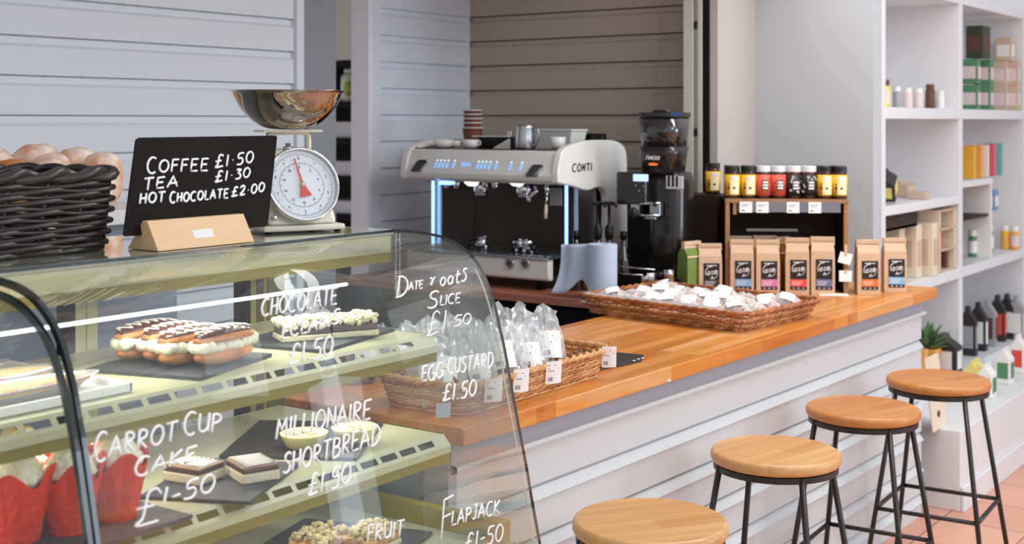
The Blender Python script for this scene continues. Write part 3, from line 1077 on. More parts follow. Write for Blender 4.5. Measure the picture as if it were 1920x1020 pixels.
# ------------------------------------------------------------------ on top of the case
# chalkboard
B0, B1 = Vector((-1.992, 1.5, 1.372)), Vector((-2.047, 1.5, 1.568))
BN = (B1 - B0).cross(Vector((0, 1, 0))).normalized()
if BN.x < 0:
    BN = -BN


def plane_pt(px, py, P0, N, off=0.0):
    r = (px - 960) / F
    d = Vector((r * CA - SA, CA + r * SA, -(py - YH) / F))
    o = Vector((0, 0, EYE))
    s = (P0 + N * off - o).dot(N) / d.dot(N)
    return o + d * s


sg = thing('menu_chalkboard', (-2.02, 1.77, 1.358), 'black board with handwritten coffee, tea and hot chocolate prices in a wooden block', 'chalkboard', world=True)
cs = [plane_pt(*p, B0, BN) for p in ((256, 258), (520, 254), (502, 424), (232, 443))]
rc = []
for i in range(4):           # rounded corners
    a, b, c = cs[i - 1], cs[i], cs[(i + 1) % 4]
    d0, d1 = (a - b).normalized() * .006, (c - b).normalized() * .006
    rc += [b + d0, b + (d0 + d1) * .3, b + d1]
m = MB()
n = len(rc)
m.add([v + BN * .0 for v in rc] + [v - BN * .004 for v in rc], [tuple(range(n)), tuple(range(n, 2 * n))[::-1]] + [(i, (i + 1) % n, n + (i + 1) % n, n + i) for i in range(n)])
brd = m.build('board', mat('chalkboard_black', C(24, 18, 16), .75, spec=.15), sg)
for words, lab in (((('COFFEE', (275, 323), (389, 321), 23, 1.3), ('£1·50', (402, 314), (474, 305), 21, 1.1)), 'white lettering: coffee £1.50'),
                   ((('TEA', (268, 356), (333, 350), 20, 1.1), ('£1·30', (402, 342), (468, 332), 18, 1.1)), 'white lettering: tea £1.30'),
                   ((('HOT', (261, 382), (308, 379), 19, 1), ('CHOCOLATE', (318, 380), (427, 371), 17, 1.2), ('£2·00', (433, 369), (495, 359), 17, 1)), 'white lettering: hot chocolate £2.00')):
    for w_, a, b, h, fs_ in words:
        m = MB()
        letters(m, w_, lambda u, v: plane_pt(a[0] + (b[0] - a[0]) * u, a[1] + (b[1] - a[1]) * u - v * h, B0, BN, .0008), .0023, 1.0, R, .2, fs_, .1, 5, .03)
        tag(m.build('lettering', M_chalk, brd, smooth=True), 'white lettering ' + w_)
st = MB()
sec = [(-1.950, 1.358), (-1.982, 1.413), (-1.996, 1.413), (-2.040, 1.358)]
st.prism(sec, lambda a, b, t: (a, t, b), 1.590, 1.832)
blk = st.build('wooden_block', M_ply, sg, bevel=.0015)
q = plane_pt(381, 438, Vector((-1.966, 0, 1.385)), Vector((.864, 0, .503)))
m = MB()
u_, v_ = Vector((0, 1, 0)), Vector((-.503, 0, .864))
nn = Vector((.864, 0, .503))
m.add([q + nn * .0006 + u_ * a + v_ * b for a, b in ((-.025, -.009), (.025, -.009), (.025, .009), (-.025, .009))] + [q - nn * .0008 + u_ * a + v_ * b for a, b in ((-.025, -.009), (.025, -.009), (.025, .009), (-.025, .009))], [(0, 1, 2, 3), (7, 6, 5, 4), (0, 1, 5, 4), (1, 2, 6, 5), (2, 3, 7, 6), (3, 0, 4, 7)])
tag(m.build('metal_plate', mat('pale_metal_plate', C(216, 214, 212), .35), blk), 'small pale metal plate')

# kitchen scales
sc_ = thing('kitchen_scales', (-2.105, 2.085, TZ + .0005), 'cream mechanical kitchen scales with round dial on top of the glass case', 'scales', rz=math.radians(66))
SCR = math.radians(66)
M_scb = mat('cream_scale_enamel', C(228, 222, 202), .3)
MB().box(-.095, .095, -.092, .092, .004, .017).build('base_plate', M_scb, sc_, bevel=.005)
for sx in (-.08, .08):
    for sy in (-.078, .078):
        MB().lathe([(.007, 0), (.007, .005)], (sx, sy, 0), 12).build('foot', M_blackmatte, sc_)
m = MB()
bt = [(-.080, -.082, .017), (.080, -.082, .017), (.080, .078, .017), (-.080, .078, .017), (-.062, -.020, .178), (.062, -.020, .178), (.062, .055, .178), (-.062, .055, .178)]
m.add([Vector(v) for v in bt], [(3, 2, 1, 0), (4, 5, 6, 7), (0, 1, 5, 4), (1, 2, 6, 5), (2, 3, 7, 6), (3, 0, 4, 7)])
m.build('body', M_scb, sc_, bevel=.010, bseg=3)
tl = math.atan2(.062, .161)      # backward slope of the front
DM = rmat(rx=math.pi / 2 - tl)
dc = Vector((0, -.062, .100))
MB().lathe([(.078, 0), (.084, .002), (.086, .012), (.084, .020), (.080, .021), (.079, .016)], dc, 56, M=DM, cap=False).build('chrome_rim', M_chrome, sc_, smooth=True)
face = MB().lathe([(.081, -.002), (.081, .010), (0, .010)], dc, 48, M=DM).build('dial_face', mat('dial_white', C(232, 234, 236), .5), sc_, smooth=False)
tk = MB()
for k in range(120):
    a = 2 * math.pi * k / 120
    L_ = .008 if k % 10 == 0 else (.005 if k % 5 == 0 else .003)
    for r0, ln in ((.072, L_), (.052, L_ * .8)):
        p, q = [DM @ Vector((math.sin(a) * rr, math.cos(a) * rr, .0105)) + dc for rr in (r0, r0 - ln)]
        tk.tube([p, q], .0004, 4)
tag(tk.build('scale_marks', mat('dial_ink', C(90, 96, 104), .6), face), kind='stuff')
dg = MB()
G['4'] = (.55, [[(.4, 0), (.4, 1), (.02, .3), (.54, .3)]])
G['6'] = (.55, [[(.45, 1), (.15, .7), (.04, .3), (.15, .03), (.38, .03), (.5, .28), (.35, .52), (.08, .4)]])
G['7'] = (.5, [[(.02, 1), (.5, 1), (.16, 0)]])
G['8'] = (.55, [_arc(.27, .76, .2, .23, 90, 450, 10), _arc(.27, .27, .25, .26, 90, 450, 10)])
G['9'] = (.55, [[(.5, .7), (.3, .48), (.06, .6), (.08, .9), (.3, 1), (.5, .75), (.44, .3), (.3, 0)]])
for k in range(10):
    a = 2 * math.pi * k / 10
    for rr, hh, s_ in ((.041, .006, str(2 * k)), (.061, .006, str(k))):
        cc = Vector((math.sin(a) * rr, math.cos(a) * rr - .003, 0))
        L_ = text_len(s_) * hh
        letters(dg, s_, lambda u, v: DM @ Vector((cc.x + (u - .5) * L_, cc.y + v * hh, .0106)) + dc, .00045, 1.0, n=4)
dg.build('dial_numbers', mat('dial_ink'
                            , C(90, 96, 104), .6), face)
ndl = MB()
na = math.radians(10)
NM = lambda x, y, z: DM @ Vector((x * math.cos(na) - y * math.sin(na), x * math.sin(na) + y * math.cos(na), z)) + dc
ndl.prism([(-.0012, .062), (.0012, .062), (.0026, 0), (-.0026, 0)], lambda a, b, t: NM(a, b, t), .0135, .0145)
ndl.prism([(-.003, .002), (.003, .002), (.014, -.028), (-.014, -.028)], lambda a, b, t: NM(a, b, t), .0135, .0145)
ndl.build('pointer', mat('pointer_red', C(214, 66, 54), .4), sc_)
MB().lathe([(.006, 0), (.006, .004), (0, .005)], DM @ Vector((0, 0, .0135)) + dc, 16, M=DM).build('pointer_hub', mat('brass', C(226, 196, 150), .3, metal=.6), sc_, smooth=True)
MB().lathe([(.081, .0195), (0, .0225)], dc, 40, M=DM, cap=False).build('dial_glass', sheet_glass('dial_glass', (.97, .98, 1, 1), milk=.04), sc_, smooth=True)
MB().lathe([(.006, 0), (.006, .010), (.0045, .012), (0, .012)], (-.066, -.075, .035), 14, M=rmat(rx=math.pi / 2)).build('adjuster_knob', M_chrome, sc_, smooth=True)
m = MB()
m.tube(smooth_path([(-.050, .015, .178), (-.050, .015, .205), (-.046, .015, .214), (-.03, .015, .218), (.03, .015, .218), (.046, .015, .214), (.050, .015, .205), (.050, .015, .178)], 3), .0055, 8)
m.build('bracket', M_scb, sc_, smooth=True)
MB().box(-.07, .07, -.02, .05, .219, .224).build('pan_support', M_scb, sc_, bevel=.002)
MB().lathe([(.012, .178), (.012, .186), (.006, .188), (.006, .194)], (0, .015, 0), 14).build('centre_screw', M_steel, sc_, smooth=True)
bw = thing('steel_bowl', (-2.105 - .015 * math.sin(SCR) , 2.085 + .015 * math.cos(SCR), TZ + .2258), 'large shiny stainless steel bowl sitting on the kitchen scales', 'bowl')
prof = [(0.0, 0), (.045, .0), (.066, .008), (.092, .028), (.110, .052), (.121, .075), (.124, .084), (.130, .0855), (.1305, .087), (.124, .0872), (.1195, .077), (.108, .052), (.09, .029), (.065, .0095), (.045, .0018), (0, .0018)]
MB().lathe(prof, n=72).build('bowl_body', mat('polished_bowl', C(168, 156, 144), .07, metal=1.0), bw, smooth=True)
bw.children[0].modifiers.new('s', 'SUBSURF').render_levels = 1

# ------------------------------------------------------------------ baskets
def rrect(hx, hy, rc, t):
    """point on rounded rectangle, t in 0..1 measured by length"""
    segs = [('l', (hx, -hy + rc), (hx, hy - rc)), ('a', (hx - rc, hy - rc), 0), ('l', (hx - rc, hy), (-hx + rc, hy)), ('a', (-hx + rc, hy - rc), 90),
            ('l', (-hx, hy - rc), (-hx, -hy + rc)), ('a', (-hx + rc, -hy + rc), 180), ('l', (-hx + rc, -hy), (hx - rc, -hy)), ('a', (hx - rc, -hy + rc), 270)]
    L = [2 * (hy - rc), rc * math.pi / 2, 2 * (hx - rc), rc * math.pi / 2] * 2
    tot = sum(L)
    d = (t % 1) * tot
    for s_, l in zip(segs, L):
        if d <= l or s_ is segs[-1]:
            k = d / l
            if s_[0] == 'l':
                return (s_[1][0] + (s_[2][0] - s_[1][0]) * k, s_[1][1] + (s_[2][1] - s_[1][1]) * k)
            a = math.radians(s_[2] + 90 * k)
            return (s_[1][0] + rc * math.cos(a), s_[1][1] + rc * math.sin(a))
        d -= l
    return (hx, 0)


def wicker(t, hx, hy, rc, h, flare, rows, nst, sr, ms, rim_r, seed=1, bulge=0.0, mrim=None):
    r = random.Random(seed)
    N = nst * 3

    def base(tt, z, off=0.0):
        k = z / h
        e = flare * k + bulge * math.sin(math.pi * k) + off
        return rrect(hx + e, hy + e, rc + e * .5, tt)
    groups = [MB() for _ in ms]
    for i in range(rows):
        z0 = h * (i + .5) / rows
        ph = math.pi * (i % 2)
        pts = []
        jz = [r.uniform(-.16, .16) * h / rows for _ in range(24)]
        for j in range(N):
            tt = j / N
            o = math.cos(math.pi * (j / 3) + ph) * sr * .8
            a, b = base(tt, z0, o)
            q = tt * 24
            w = jz[int(q) % 24] * (1 - q % 1) + jz[(int(q) + 1) % 24] * (q % 1)
            pts.append((a, b, z0 + w + math.sin(math.pi * j / 3 + ph + .8) * sr * .45))
        groups[i % len(ms)].tube(pts, sr, 6, closed=True)
    for g_, m_ in zip(groups, ms):
        tag(g_.build('woven_side', m_, t, smooth=True), kind=None)
    m = MB()
    for j in range(nst):
        a0, b0 = base(j / nst + .5 / N, 0)
        a1, b1 = base(j / nst + .5 / N, h)
        m.tube([(a0, b0, .004), ((a0 + a1) / 2, (b0 + b1) / 2, h / 2), (a1, b1, h + .002)], sr * .8, 5)
    m.build('stakes', ms[0], t, smooth=True)['kind'] = 'stuff'
    m = MB()
    for s_ in range(2):
        pts = []
        for j in range(N * 2):
            tt = j / (N * 2)
            an = 2 * math.pi * tt * nst * .5 + s_ * math.pi
            a, b = base(tt, h, math.cos(an) * rim_r * .75)
            pts.append((a, b, h + .003 + math.sin(an) * rim_r * .75))
        m.tube(pts, rim_r, 6, closed=True)
    m.build('braided_rim', mrim or ms[0], t, smooth=True)
    m = MB()
    pts = []
    for j in range(N):
        an = 2 * math.pi * j / N * nst * .4
        a, b = base(j / N, 0, math.cos(an) * rim_r * .4)
        pts.append((a, b, sr * .9))
    m.tube(pts, sr * 1.05, 6, closed=True)
    poly = [base(j / 60, 0, -.003) for j in range(60)]
    m.prism(poly, lambda a, b, z: (a, b, z), .003, .008)
    m.build('base', ms[-1], t)
    return t


M_wk1 = mat('pale_willow', C(226, 178, 122), .5, noise=.3, nscale=14, col2=C(190, 128, 74))
M_wk2 = mat('brown_willow', C(190, 122, 70), .55, noise=.35, nscale=14, col2=C(140, 80, 42))
M_wk3 = mat('orange_willow', C(206, 140, 84), .5, noise=.35, nscale=14, col2=C(160, 94, 48))
M_bwk = mat('black_willow', C(52, 42, 38), .32, noise=.4, nscale=12)
# near cookie basket
nb = thing('wicker_basket', (-1.925, 2.63, .9305), 'shallow pale wicker basket of bagged cookies beside the glass case, tickets on its rim', 'basket', rz=0)
wicker(nb, .118, .302, .05, .070, .022, 9, 56, .0033, [M_wk1, M_wk3, M_wk1], .0055, 3)
# far flapjack tray
fb = thing('wicker_tray', (-2.105, 4.045, .9305), 'long orange wicker tray of wrapped flapjacks in front of the coffee bags', 'basket', rz=math.radians(-7))
wicker(fb, .315, .215, .03, .058, .030, 8, 58, .0034, [M_wk2, M_wk3, M_wk1], .0055, 5)
# black bread basket
bb = thing('black_wicker_basket', (-2.195, 1.19, TZ + .0005), 'dark brown-black wicker bread basket on the left end of the glass case', 'basket')
wicker(bb, .140, .372, .035, .142, .012, 14, 26, .0058, [M_bwk], .0095, 7, bulge=.004)

# bread behind the basket
t = thing('bread_counter', (-3.2, 1.8, 0), 'white topped low cabinet along the grey boarded wall under the bread', 'cabinet', world=True)
MB().box(-3.47, -2.86, .6, 2.45, 1.325, 1.365).build('white_top', M_white, t, bevel=.004)
MB().box(-3.45, -2.90, .62, 2.43, 0, 1.325).build('cabinet_body', mat('blue_grey_cabinet', C(142, 150, 166), .5), t)
M_bread = mat('floured_crust', C(250, 238, 224), .9, nscale=16, col2=C(220, 150, 94), noise=.3, bump=.2, bscale=40)
M_bread2 = mat('golden_crust', C(226, 164, 104), .8, nscale=8, col2=C(184, 98, 42), noise=.3, bump=.2, bscale=40)


def loaf(cx, cy, z, w, l, h, rz, m_, label, seed, tilt=0.0):
    r = random.Random(seed)
    t = thing('bread_loaf', (cx, cy, z + .004), label, 'loaf', 'floury bread loaves behind the black basket', rz)
    b = MB()

    def fn(u, v):
        a = 2 * math.pi * u
        ph = math.pi * (v - .5)
        c = abs(math.cos(ph)) ** .55
        x = math.copysign(abs(math.cos(a)) ** .6, math.cos(a)) * c * w / 2
        zz_ = math.copysign(abs(math.sin(a)) ** .75, math.sin(a)) * c * h / 2
        if zz_ > 0:
            zz_ *= 1.0
        return Vector((x, math.sin(ph) * l / 2, zz_ + h / 2))
    b.grid(fn, 28, 16, closed_u=True)
    b.build('crust', m_, t, smooth=True, displace=.024, dscale=.06)
    return t


ZB = 1.366
for a in ((-3.02, 2.270, .10, .11, .145, .2, M_bread, 'tall pale loaf at the right end of the bread, half behind the chalkboard'),
          (-3.10, 2.165, .10, .13, .142, .5, M_bread, 'floury loaf second from the right behind the basket corner'),
          (-3.00, 2.09, .11, .12, .135, -.3, M_bread, 'round floury loaf above the right end of the basket rim'),
          (-3.16, 2.02, .11, .14, .150, .2, M_bread, 'floury loaf standing at the back of the bread row'),
          (-3.00, 1.975, .10, .13, .132, .4, M_bread2, 'darker golden loaf in the middle of the bread row'),
          (-3.22, 2.20, .12, .14, .165, .3, M_bread, 'tallest floury loaf in the back row of the bread'), (-3.24, 2.06, .12, .14, .158, -.2, M_bread, 'floury loaf in the back row second from the left'), (-3.06, 1.92, .12, .13, .15, .6, M_bread, 'floury loaf between the two golden loaves'),
          (-3.14, 2.275, .10, .12, .155, .1, M_bread, 'pale loaf behind the right hand loaf near the chalkboard'),
          (-2.98, 1.86, .11, .12, .118, -.2, M_bread2, 'golden loaf at the left edge of the photo behind the basket')):
    loaf(*a[:2], ZB, *a[2:], int(a[1] * 100))


# ------------------------------------------------------------------ bagged goods
M_cookie = mat('cookie', C(150, 96, 60), .8, noise=.45, nscale=70, bump=.4, bscale=90)
M_cookie2 = mat('flapjack_brown', C(204, 132, 84), .6, noise=.45, nscale=60, bump=.4, bscale=90)


def mini_label(mb_card, mb_ink, M, w, h, curve=.0, seed=0):
    """a small printed label in local xz-plane facing -y"""
    r = random.Random(seed)
    n = 5
    f = lambda u, v: M @ Vector(((u - .5) * w, -curve * math.sin(math.pi * u) - .0004, (v - .5) * h))
    mb_card.grid(f, n, 1)
    g = lambda u, v, o=.0006: M @ Vector(((u - .5) * w, -curve * math.sin(math.pi * u) - .0004 - o, (v - .5) * h))
    for k, (v, l) in enumerate(((.80, .5), (.66, .66), (.56, .4))):
        a = [g(.12, v), g(.12 + l, v), g(.12 + l, v + .035), g(.12, v + .035)]
        mb_ink.add(a, [(0, 1, 2, 3)])
    x = .12
    while x < .42:
        wv = r.choice((.012, .02, .028))
        mb_ink.add([g(x, .12), g(x + wv, .12), g(x + wv, .3), g(x, .3)], [(0, 1, 2, 3)])
        x += wv + .018


def cookie_bag(loc, rz, lean, w, h, label, seed, grp, name='cookie_bag', showlab=True, fill=M_cookie, wmat=None):
    r = random.Random(seed)
    t = thing(name, loc, label, 'bag', grp, rz)
    RM = rmat(rx=lean)
    b = MB()
    NU, NV = 12, 14
    jf = {}

    def fn(u, v, side):
        x = (u - .5) * w
        z = v * h
        puff = (math.sin(math.pi * min(1, u * 1.0)) ** .6) * (.024 * (1 - v) ** .8 + .004)
        top = max(0, v - .55) / .45
        key = (round(u * NU), round(v * NV))
        if key not in jf:
            jf[key] = (r.uniform(-1, 1), r.uniform(-1, 1), r.uniform(-1, 1))
        j = jf[key]
        x *= 1 - .22 * top
        e = 0 if (u in (0, 1) or v == 0) else 1
        return RM @ Vector((x + j[0] * .003, side * puff * e + j[1] * .0055 * (.4 + top), z + j[2] * .003 + top * .012 * math.sin(u * 9 + seed)))
    b.grid(lambda u, v: fn(u, v, -1), NU, NV)
    b.grid(lambda u, v: fn(u, v, 1), NU, NV)
    b.build('bag_film', wmat or M_cello, t)
    for k in range(4):
        c = MB()
        c.lathe([(0, 0), (.024, .001), (.029, .006), (.024, .011), (0, .012)], RM @ Vector((r.uniform(-.018, .018), -.010 + .007 * (k % 3), .028 + .017 * (k // 2) + r.uniform(-.004, .004))), 14, M=rmat(rz=r.uniform(0, 3), rx=1.2 + r.uniform(-.3, .3)))
        c.build('cookie', fill, t, smooth=True, displace=.004, dscale=.006)
    if showlab:
        lc, li = MB(), MB()
        LM = Matrix.Translation(RM @ Vector((r.uniform(-.010, .010), -.029, .070 + r.uniform(-.008, .014)))) @ (RM @ rmat(ry=r.uniform(-.15, .15))).to_4x4()
        mini_label(lc, li, LM, .058, .070, .006, seed)
        lb = lc.build('white_label', M_card, t, solid=.0004)
        li.build('print', M_ink, lb)['kind'] = 'stuff'
    return t


ZC = .9305 + .009
spots = [(-1.875, 2.36, 'clear cookie bag at the near left corner of the basket'),
         (-1.870, 2.475, 'clear cookie bag standing second from the left along the front of the basket'),
         (-1.865, 2.585, 'clear cookie bag in the middle of the basket front, right of the glass edge'),
         (-1.870, 2.69, 'clear cookie bag with a tilted white label, second from the right end of the basket'),
         (-1.880, 2.79, 'clear cookie bag with a large white label at the right end of the basket'),
         (-1.975, 2.42, 'clear cookie bag in the back row at the left of the basket'),
         (-1.975, 2.54, 'clear cookie bag in the back row behind the egg custard writing'),
         (-1.980, 2.66, 'clear cookie bag in the back row with a spiky folded top'),
         (-1.985, 2.78, 'clear cookie bag in the back row at the right end of the basket')]
for i, (x, y, lab) in enumerate(spots):
    cookie_bag((x, y, ZC), math.radians(52 + 8 * math.sin(i * 2.1)), -.42 - .1 * math.sin(i), .115, .175 + .015 * math.sin(i * 1.7), lab, i + 11, 'cookie bags in the near basket')
for i, (x, y, lab) in enumerate(((-2.235, 2.50, 'clear bag of biscuits on the worktop behind the near basket, leftmost'), (-2.225, 2.62, 'clear bag of biscuits on the worktop behind the near basket, second from left'),
                                 (-2.215, 2.74, 'clear bag of biscuits on the worktop behind the near basket, third from left'), (-2.20, 2.86, 'clear bag of biscuits on the worktop behind the near basket, rightmost'))):
    cookie_bag((x, y, .932), math.radians(48 + 9 * i), -.7, .12, .15, lab, i + 31, 'biscuit bags behind the near basket')
# black tray corner under the basket
t = MB().prism([(-2.05, 2.95), (-1.86, 2.93), (-1.82, 3.16), (-1.86, 3.24), (-2.05, 3.22)], lambda a, b, z: (a, b, z), .9306, .9352).build('slate_tray', M_slate2, bevel=.001)
tag(t, 'black slate tray lying on the worktop at the right end of the near basket', 'tray')
m = MB()
for p in ((1197, 673), (1205, 671), (1189, 676)):
    q = at(*p, 'Z', .9355)
    m.blob(q, .004, .006, .0008, 8, 4)
m.build('white_marks', M_card, t)


def ticket(q, rz, lean, w, h, label, seed, name='price_ticket', m_=None):
    t = thing(name, q, label, 'price ticket', 'price tickets on the near basket', rz)
    lc, li = MB(), MB()
    mini_label(lc, li, rmat(rx=lean).to_4x4(), w, h, .002, seed)
    c = lc.build('card', m_ or M_card, t, solid=.0006)
    if m_ is None:
        li.build('print', M_ink, c)['kind'] = 'stuff'
    m = MB()
    RM_ = rmat(rx=lean)
    m.tube([RM_ @ Vector((0, .003, h / 2 - .004)), RM_ @ Vector((0, .004, h / 2 + .004)), RM_ @ Vector((0, .018, h / 2 + .004))], .0015, 5)
    m.build('clip', M_steel, t)
    return t


for i, (px_, py_, w_, lab) in enumerate(((925, 731, .040, 'white price ticket on the basket rim seen through the right edge of the glass case'), (977, 713, .036, 'white price ticket on the basket rim just right of the glass case edge'),
                                         (1038, 698, .038, 'white price ticket on the middle of the basket rim'), (1142, 669, .034, 'white price ticket on the right end of the basket rim'))):
    q = at(px_, py_, 'X', -1.772)
    ticket(q, math.radians(62 if i < 3 else 40), .12, w_ * 1.12, .056, lab, i)
q = at(831, 769, 'X', -1.765)
ticket(q, math.radians(60), .1, .034, .032, 'blank pale blue ticket low on the near corner of the basket', 9, m_=mat('pale_blue_card', C(186, 196, 214), .5))

# wrapped flapjacks in the far tray
t = MB()
t.box(-.30, .30, -.195, .20, .010, .030)
pl = t.build('tray_liner', mat('grey_tissue', C(206, 200, 198), .8), fb, bevel=.004)
t = MB()
t.grid(lambda u, v: Vector((-.335 + .67 * u * .86, -.236 + .03 * v, .036 + .034 * v + .0015 * math.sin(u * 60))), 40, 3)
t.build('tissue_edge', mat('grey_tissue', C(206, 200, 198), .8), fb, solid=.001)
ct, stt = math.cos(math.radians(-7)), math.sin(math.radians(-7))
k = 0
for row in range(4):
    for col in range(7):
        lx = -.262 + col * .084 + (row % 2) * .022
        ly = -.150 + row * .098
        if lx > .285:
            continue
        r = random.Random(row * 10 + col)
        lx += r.uniform(-.008, .008)
        x = -2.105 + lx * ct - ly * stt
        y = 4.045 + lx * stt + ly * ct
        t = thing('wrapped_flapjack', (x, y, .9625 + (.012 if (row + col) % 3 == 0 else 0)), 'clear-wrapped flapjack with white label among its like in the far wicker tray', 'flapjack', 'wrapped flapjacks in the far tray', r.uniform(-.5, .5))
        tx, ty = r.uniform(-.15, .15), r.uniform(-.1, .2)
        RM = rmat(rx=ty + .15, ry=tx)
        b = MB()
        b.box(-.036, .036, -.026, .026, .002, .026, M=RM)
        b.build('flapjack', M_cookie2, t, bevel=.004, displace=.004, dscale=.008)
        b = MB()
        b.grid(lambda u, v: RM @ Vector(((u - .5) * .11 * (1 if abs(u - .5) < .35 else 1), (v - .5) * .078 * (1 - .25 * (abs(u - .5) > .4)), .002 + .036 * max(0, math.sin(math.pi * u)) ** .5 * max(0, math.sin(math.pi * v)) ** .5 + r.uniform(-.004, .006))), 12, 7)
        b.build('clear_wrapper', M_wrap, t)
        if (row * 7 + col) % 6 == 1:
            k += 1
            continue
        lc, li = MB(), MB()
        LM = (RM @ rmat(rx=-math.pi / 2 + .35, rz=0)).to_4x4()
        LM = Matrix.Translation(RM @ Vector((r.uniform(-.006, .006), -.010, .0365))) @ LM
        mini_label(lc, li, LM @ rmat(rz=0, ry=r.uniform(-.45, .25)).to_4x4(), r.uniform(.046, .060), r.uniform(.028, .036), .003, k)
        lb = lc.build('white_label', M_card, t, solid=.0004)
        k += 1

# ------------------------------------------------------------------ blue paper roll
pr_ = thing('paper_roll', (-2.585, 4.195, .9302), 'pale blue paper towel roll standing on the back counter beside the coffee machine', 'paper roll')
M_blue = mat('blue_paper', C(190, 204, 224), .85, bump=.12, bscale=90)
MB().lathe([(.020, 0), (.0545, 0), (.0555, .002), (.0555, .206), (.0545, .208), (.020, .208), (.020, 0)], n=48, cap=False).build('roll', M_blue, pr_, smooth=False)
m = MB()
pts = [(-.0555, 0), (-.075, .010), (-.10, .004), (-.135, -.004), (-.165, .002), (-.185, -.004)]
pp = smooth_path([Vector((a, b, 0)) for a, b in pts], 5)
sh = lambda i: (pp[i].x, pp[i].y)
NN = len(pp) - 1


def sheet(u, v):
    i = min(NN, int(round(u * NN)))
    x, y = sh(i)
    lo = .004 + .10 * 0
    curl = (1 - v) ** 3
    zt = .206 - .010 * u
    low = .028 * u * (1 - u) * 4 * 0 + .012 + .055 * math.exp(-((u - .28) / .22) ** 2)
    return Vector((x - curl * .02 * u, y - curl * .035 * (u + .2), low * (1 - v) + zt * v))


m.grid(sheet, NN, 12)
m.build('loose_sheet', M_blue, pr_, smooth=True, solid=.0008)

# ------------------------------------------------------------------ coffee machine
cm = thing('espresso_machine', (-3.2, 4.5, .9302), 'cream two-group espresso machine with blue lit columns on the back counter', 'coffee machine', world=True)
M_mc = mat('machine_cream', C(236, 236, 232), .3, coat=.4)
M_led = mat('blue_led', C(120, 170, 255), .4, emit=(.25, .5, 1, 1), estr=2.6)
M_btn = mat('lit_button', C(110, 160, 220), .4, emit=(.3, .55, .95, 1), estr=.7)
X0, X1, YF, YB = -3.585, -2.835, 4.235, 4.76


def yz(a, b, x):
    return (x, a, b)


# head front panel (slightly leaning)
sec = [(4.275, 1.484), (4.262, 1.482), (4.225, 1.385), (4.232, 1.366), (4.26, 1.352), (4.30, 1.350), (4.30, 1.484)]
MB().prism(sec, yz, X0, X1 + .01).build('front_panel', M_mc, cm, bevel=.004)
MB().box(X0 + .02, X1 - .01, 4.29, YB - .02, 1.36, 1.478).build('head_casing', M_dsteel, cm)
MB().box(X0 + .01, X1 - .01, 4.28, YB - .01, 1.478, 1.487).build('cup_tray', M_dsteel, cm, bevel=.002)
m = MB()
m.tube([(X0 + .03, YB - .03, 1.505), (X1 - .03, YB - .03, 1.505)], .004, 8)
m.tube([(X0 + .02, 4.285, 1.492), (X0 + .02, YB - .03, 1.515)], .006, 8)
m.build('tray_rail', M_mc, cm, smooth=True)
MB().box(X0 + .05, X1 - .01, YB - .05, YB - .04, 1.487, 1.519).build('rear_guard', M_dsteel, cm)
# big rounded side cheeks
cheek = [(4.228, 1.36), (4.226, 1.40), (4.245, 1.465), (4.275, 1.494), (4.34, 1.512), (4.45, 1.524), (4.60, 1.524), (4.68, 1.516), (4.73, 1.494), (4.752, 1.45), (4.757, 1.30), (4.757, 1.00), (4.60, 1.00),
         (4.595, 1.26), (4.575, 1.315), (4.52, 1.332), (4.44, 1.322), (4.34, 1.343)]
ck = smooth_path([Vector((a, b, 0)) for a, b in cheek] + [Vector((cheek[0][0], cheek[0][1], 0))], 3)[:-1]
for x0, x1, lab in ((X1 - .005, X1 + .028, 'right'), (X0 - .028, X0 + .005, 'left')):
    c_ = MB().prism([(p.x, p.y) for p in ck], yz, x0, x1).build('side_cheek', M_mc, cm, bevel=.006, bseg=3)
    if lab == 'right':
        m = MB()
        pA_, pB_ = at(1073, 321, 'X', X1 + .0285), at(1109, 317, 'X', X1 + .0285)
        letters(m, 'CONTI', lambda u, v: Vector((X1 + .0285, pA_.y + (pB_.y - pA_.y) * u + v * .004, pA_.z - .002 + v * .030)), .0030, 1.0, None, .26, 1.0, .0, 6)
        tag(m.build('brand_lettering', M_black, c_), 'black lettering CONTI')
# splash back, columns
MB().box(X0 + .07, X1 - .02, 4.56, 4.60, 1.06, 1.36).build('back_splash', M_dsteel, cm)
MB().box(X0 + .06, X1 - .02, 4.60, YB - .02, .99, 1.36).build('boiler_housing', M_blackmatte, cm)
MB().box(X0 + .08, X0 + .115, 4.33, 4.56, 1.06, 1.352).build('side_column', M_steel, cm, bevel=.003)
MB().box(X1 - .025, X1 - .005, 4.42, 4.56, 1.06, 1.345).build('side_column', M_steel, cm, bevel=.003)
xl = at(812, 400, 'Y', 4.31).x
xr = at(1062, 400, 'Y', 4.37).x
for x, y in ((xl, 4.31), (xr, 4.37)):
    cl = MB().lathe([(.0065, 0), (.0065, .27)], (x, y, 1.078), 12).build('light_column', M_led, cm, smooth=True)
    tag(cl, 'glowing blue light column')
    MB().lathe([(.010, 0), (.010, .014)], (x, y, 1.066), 12).build('column_foot', M_chrome, cm, smooth=True)
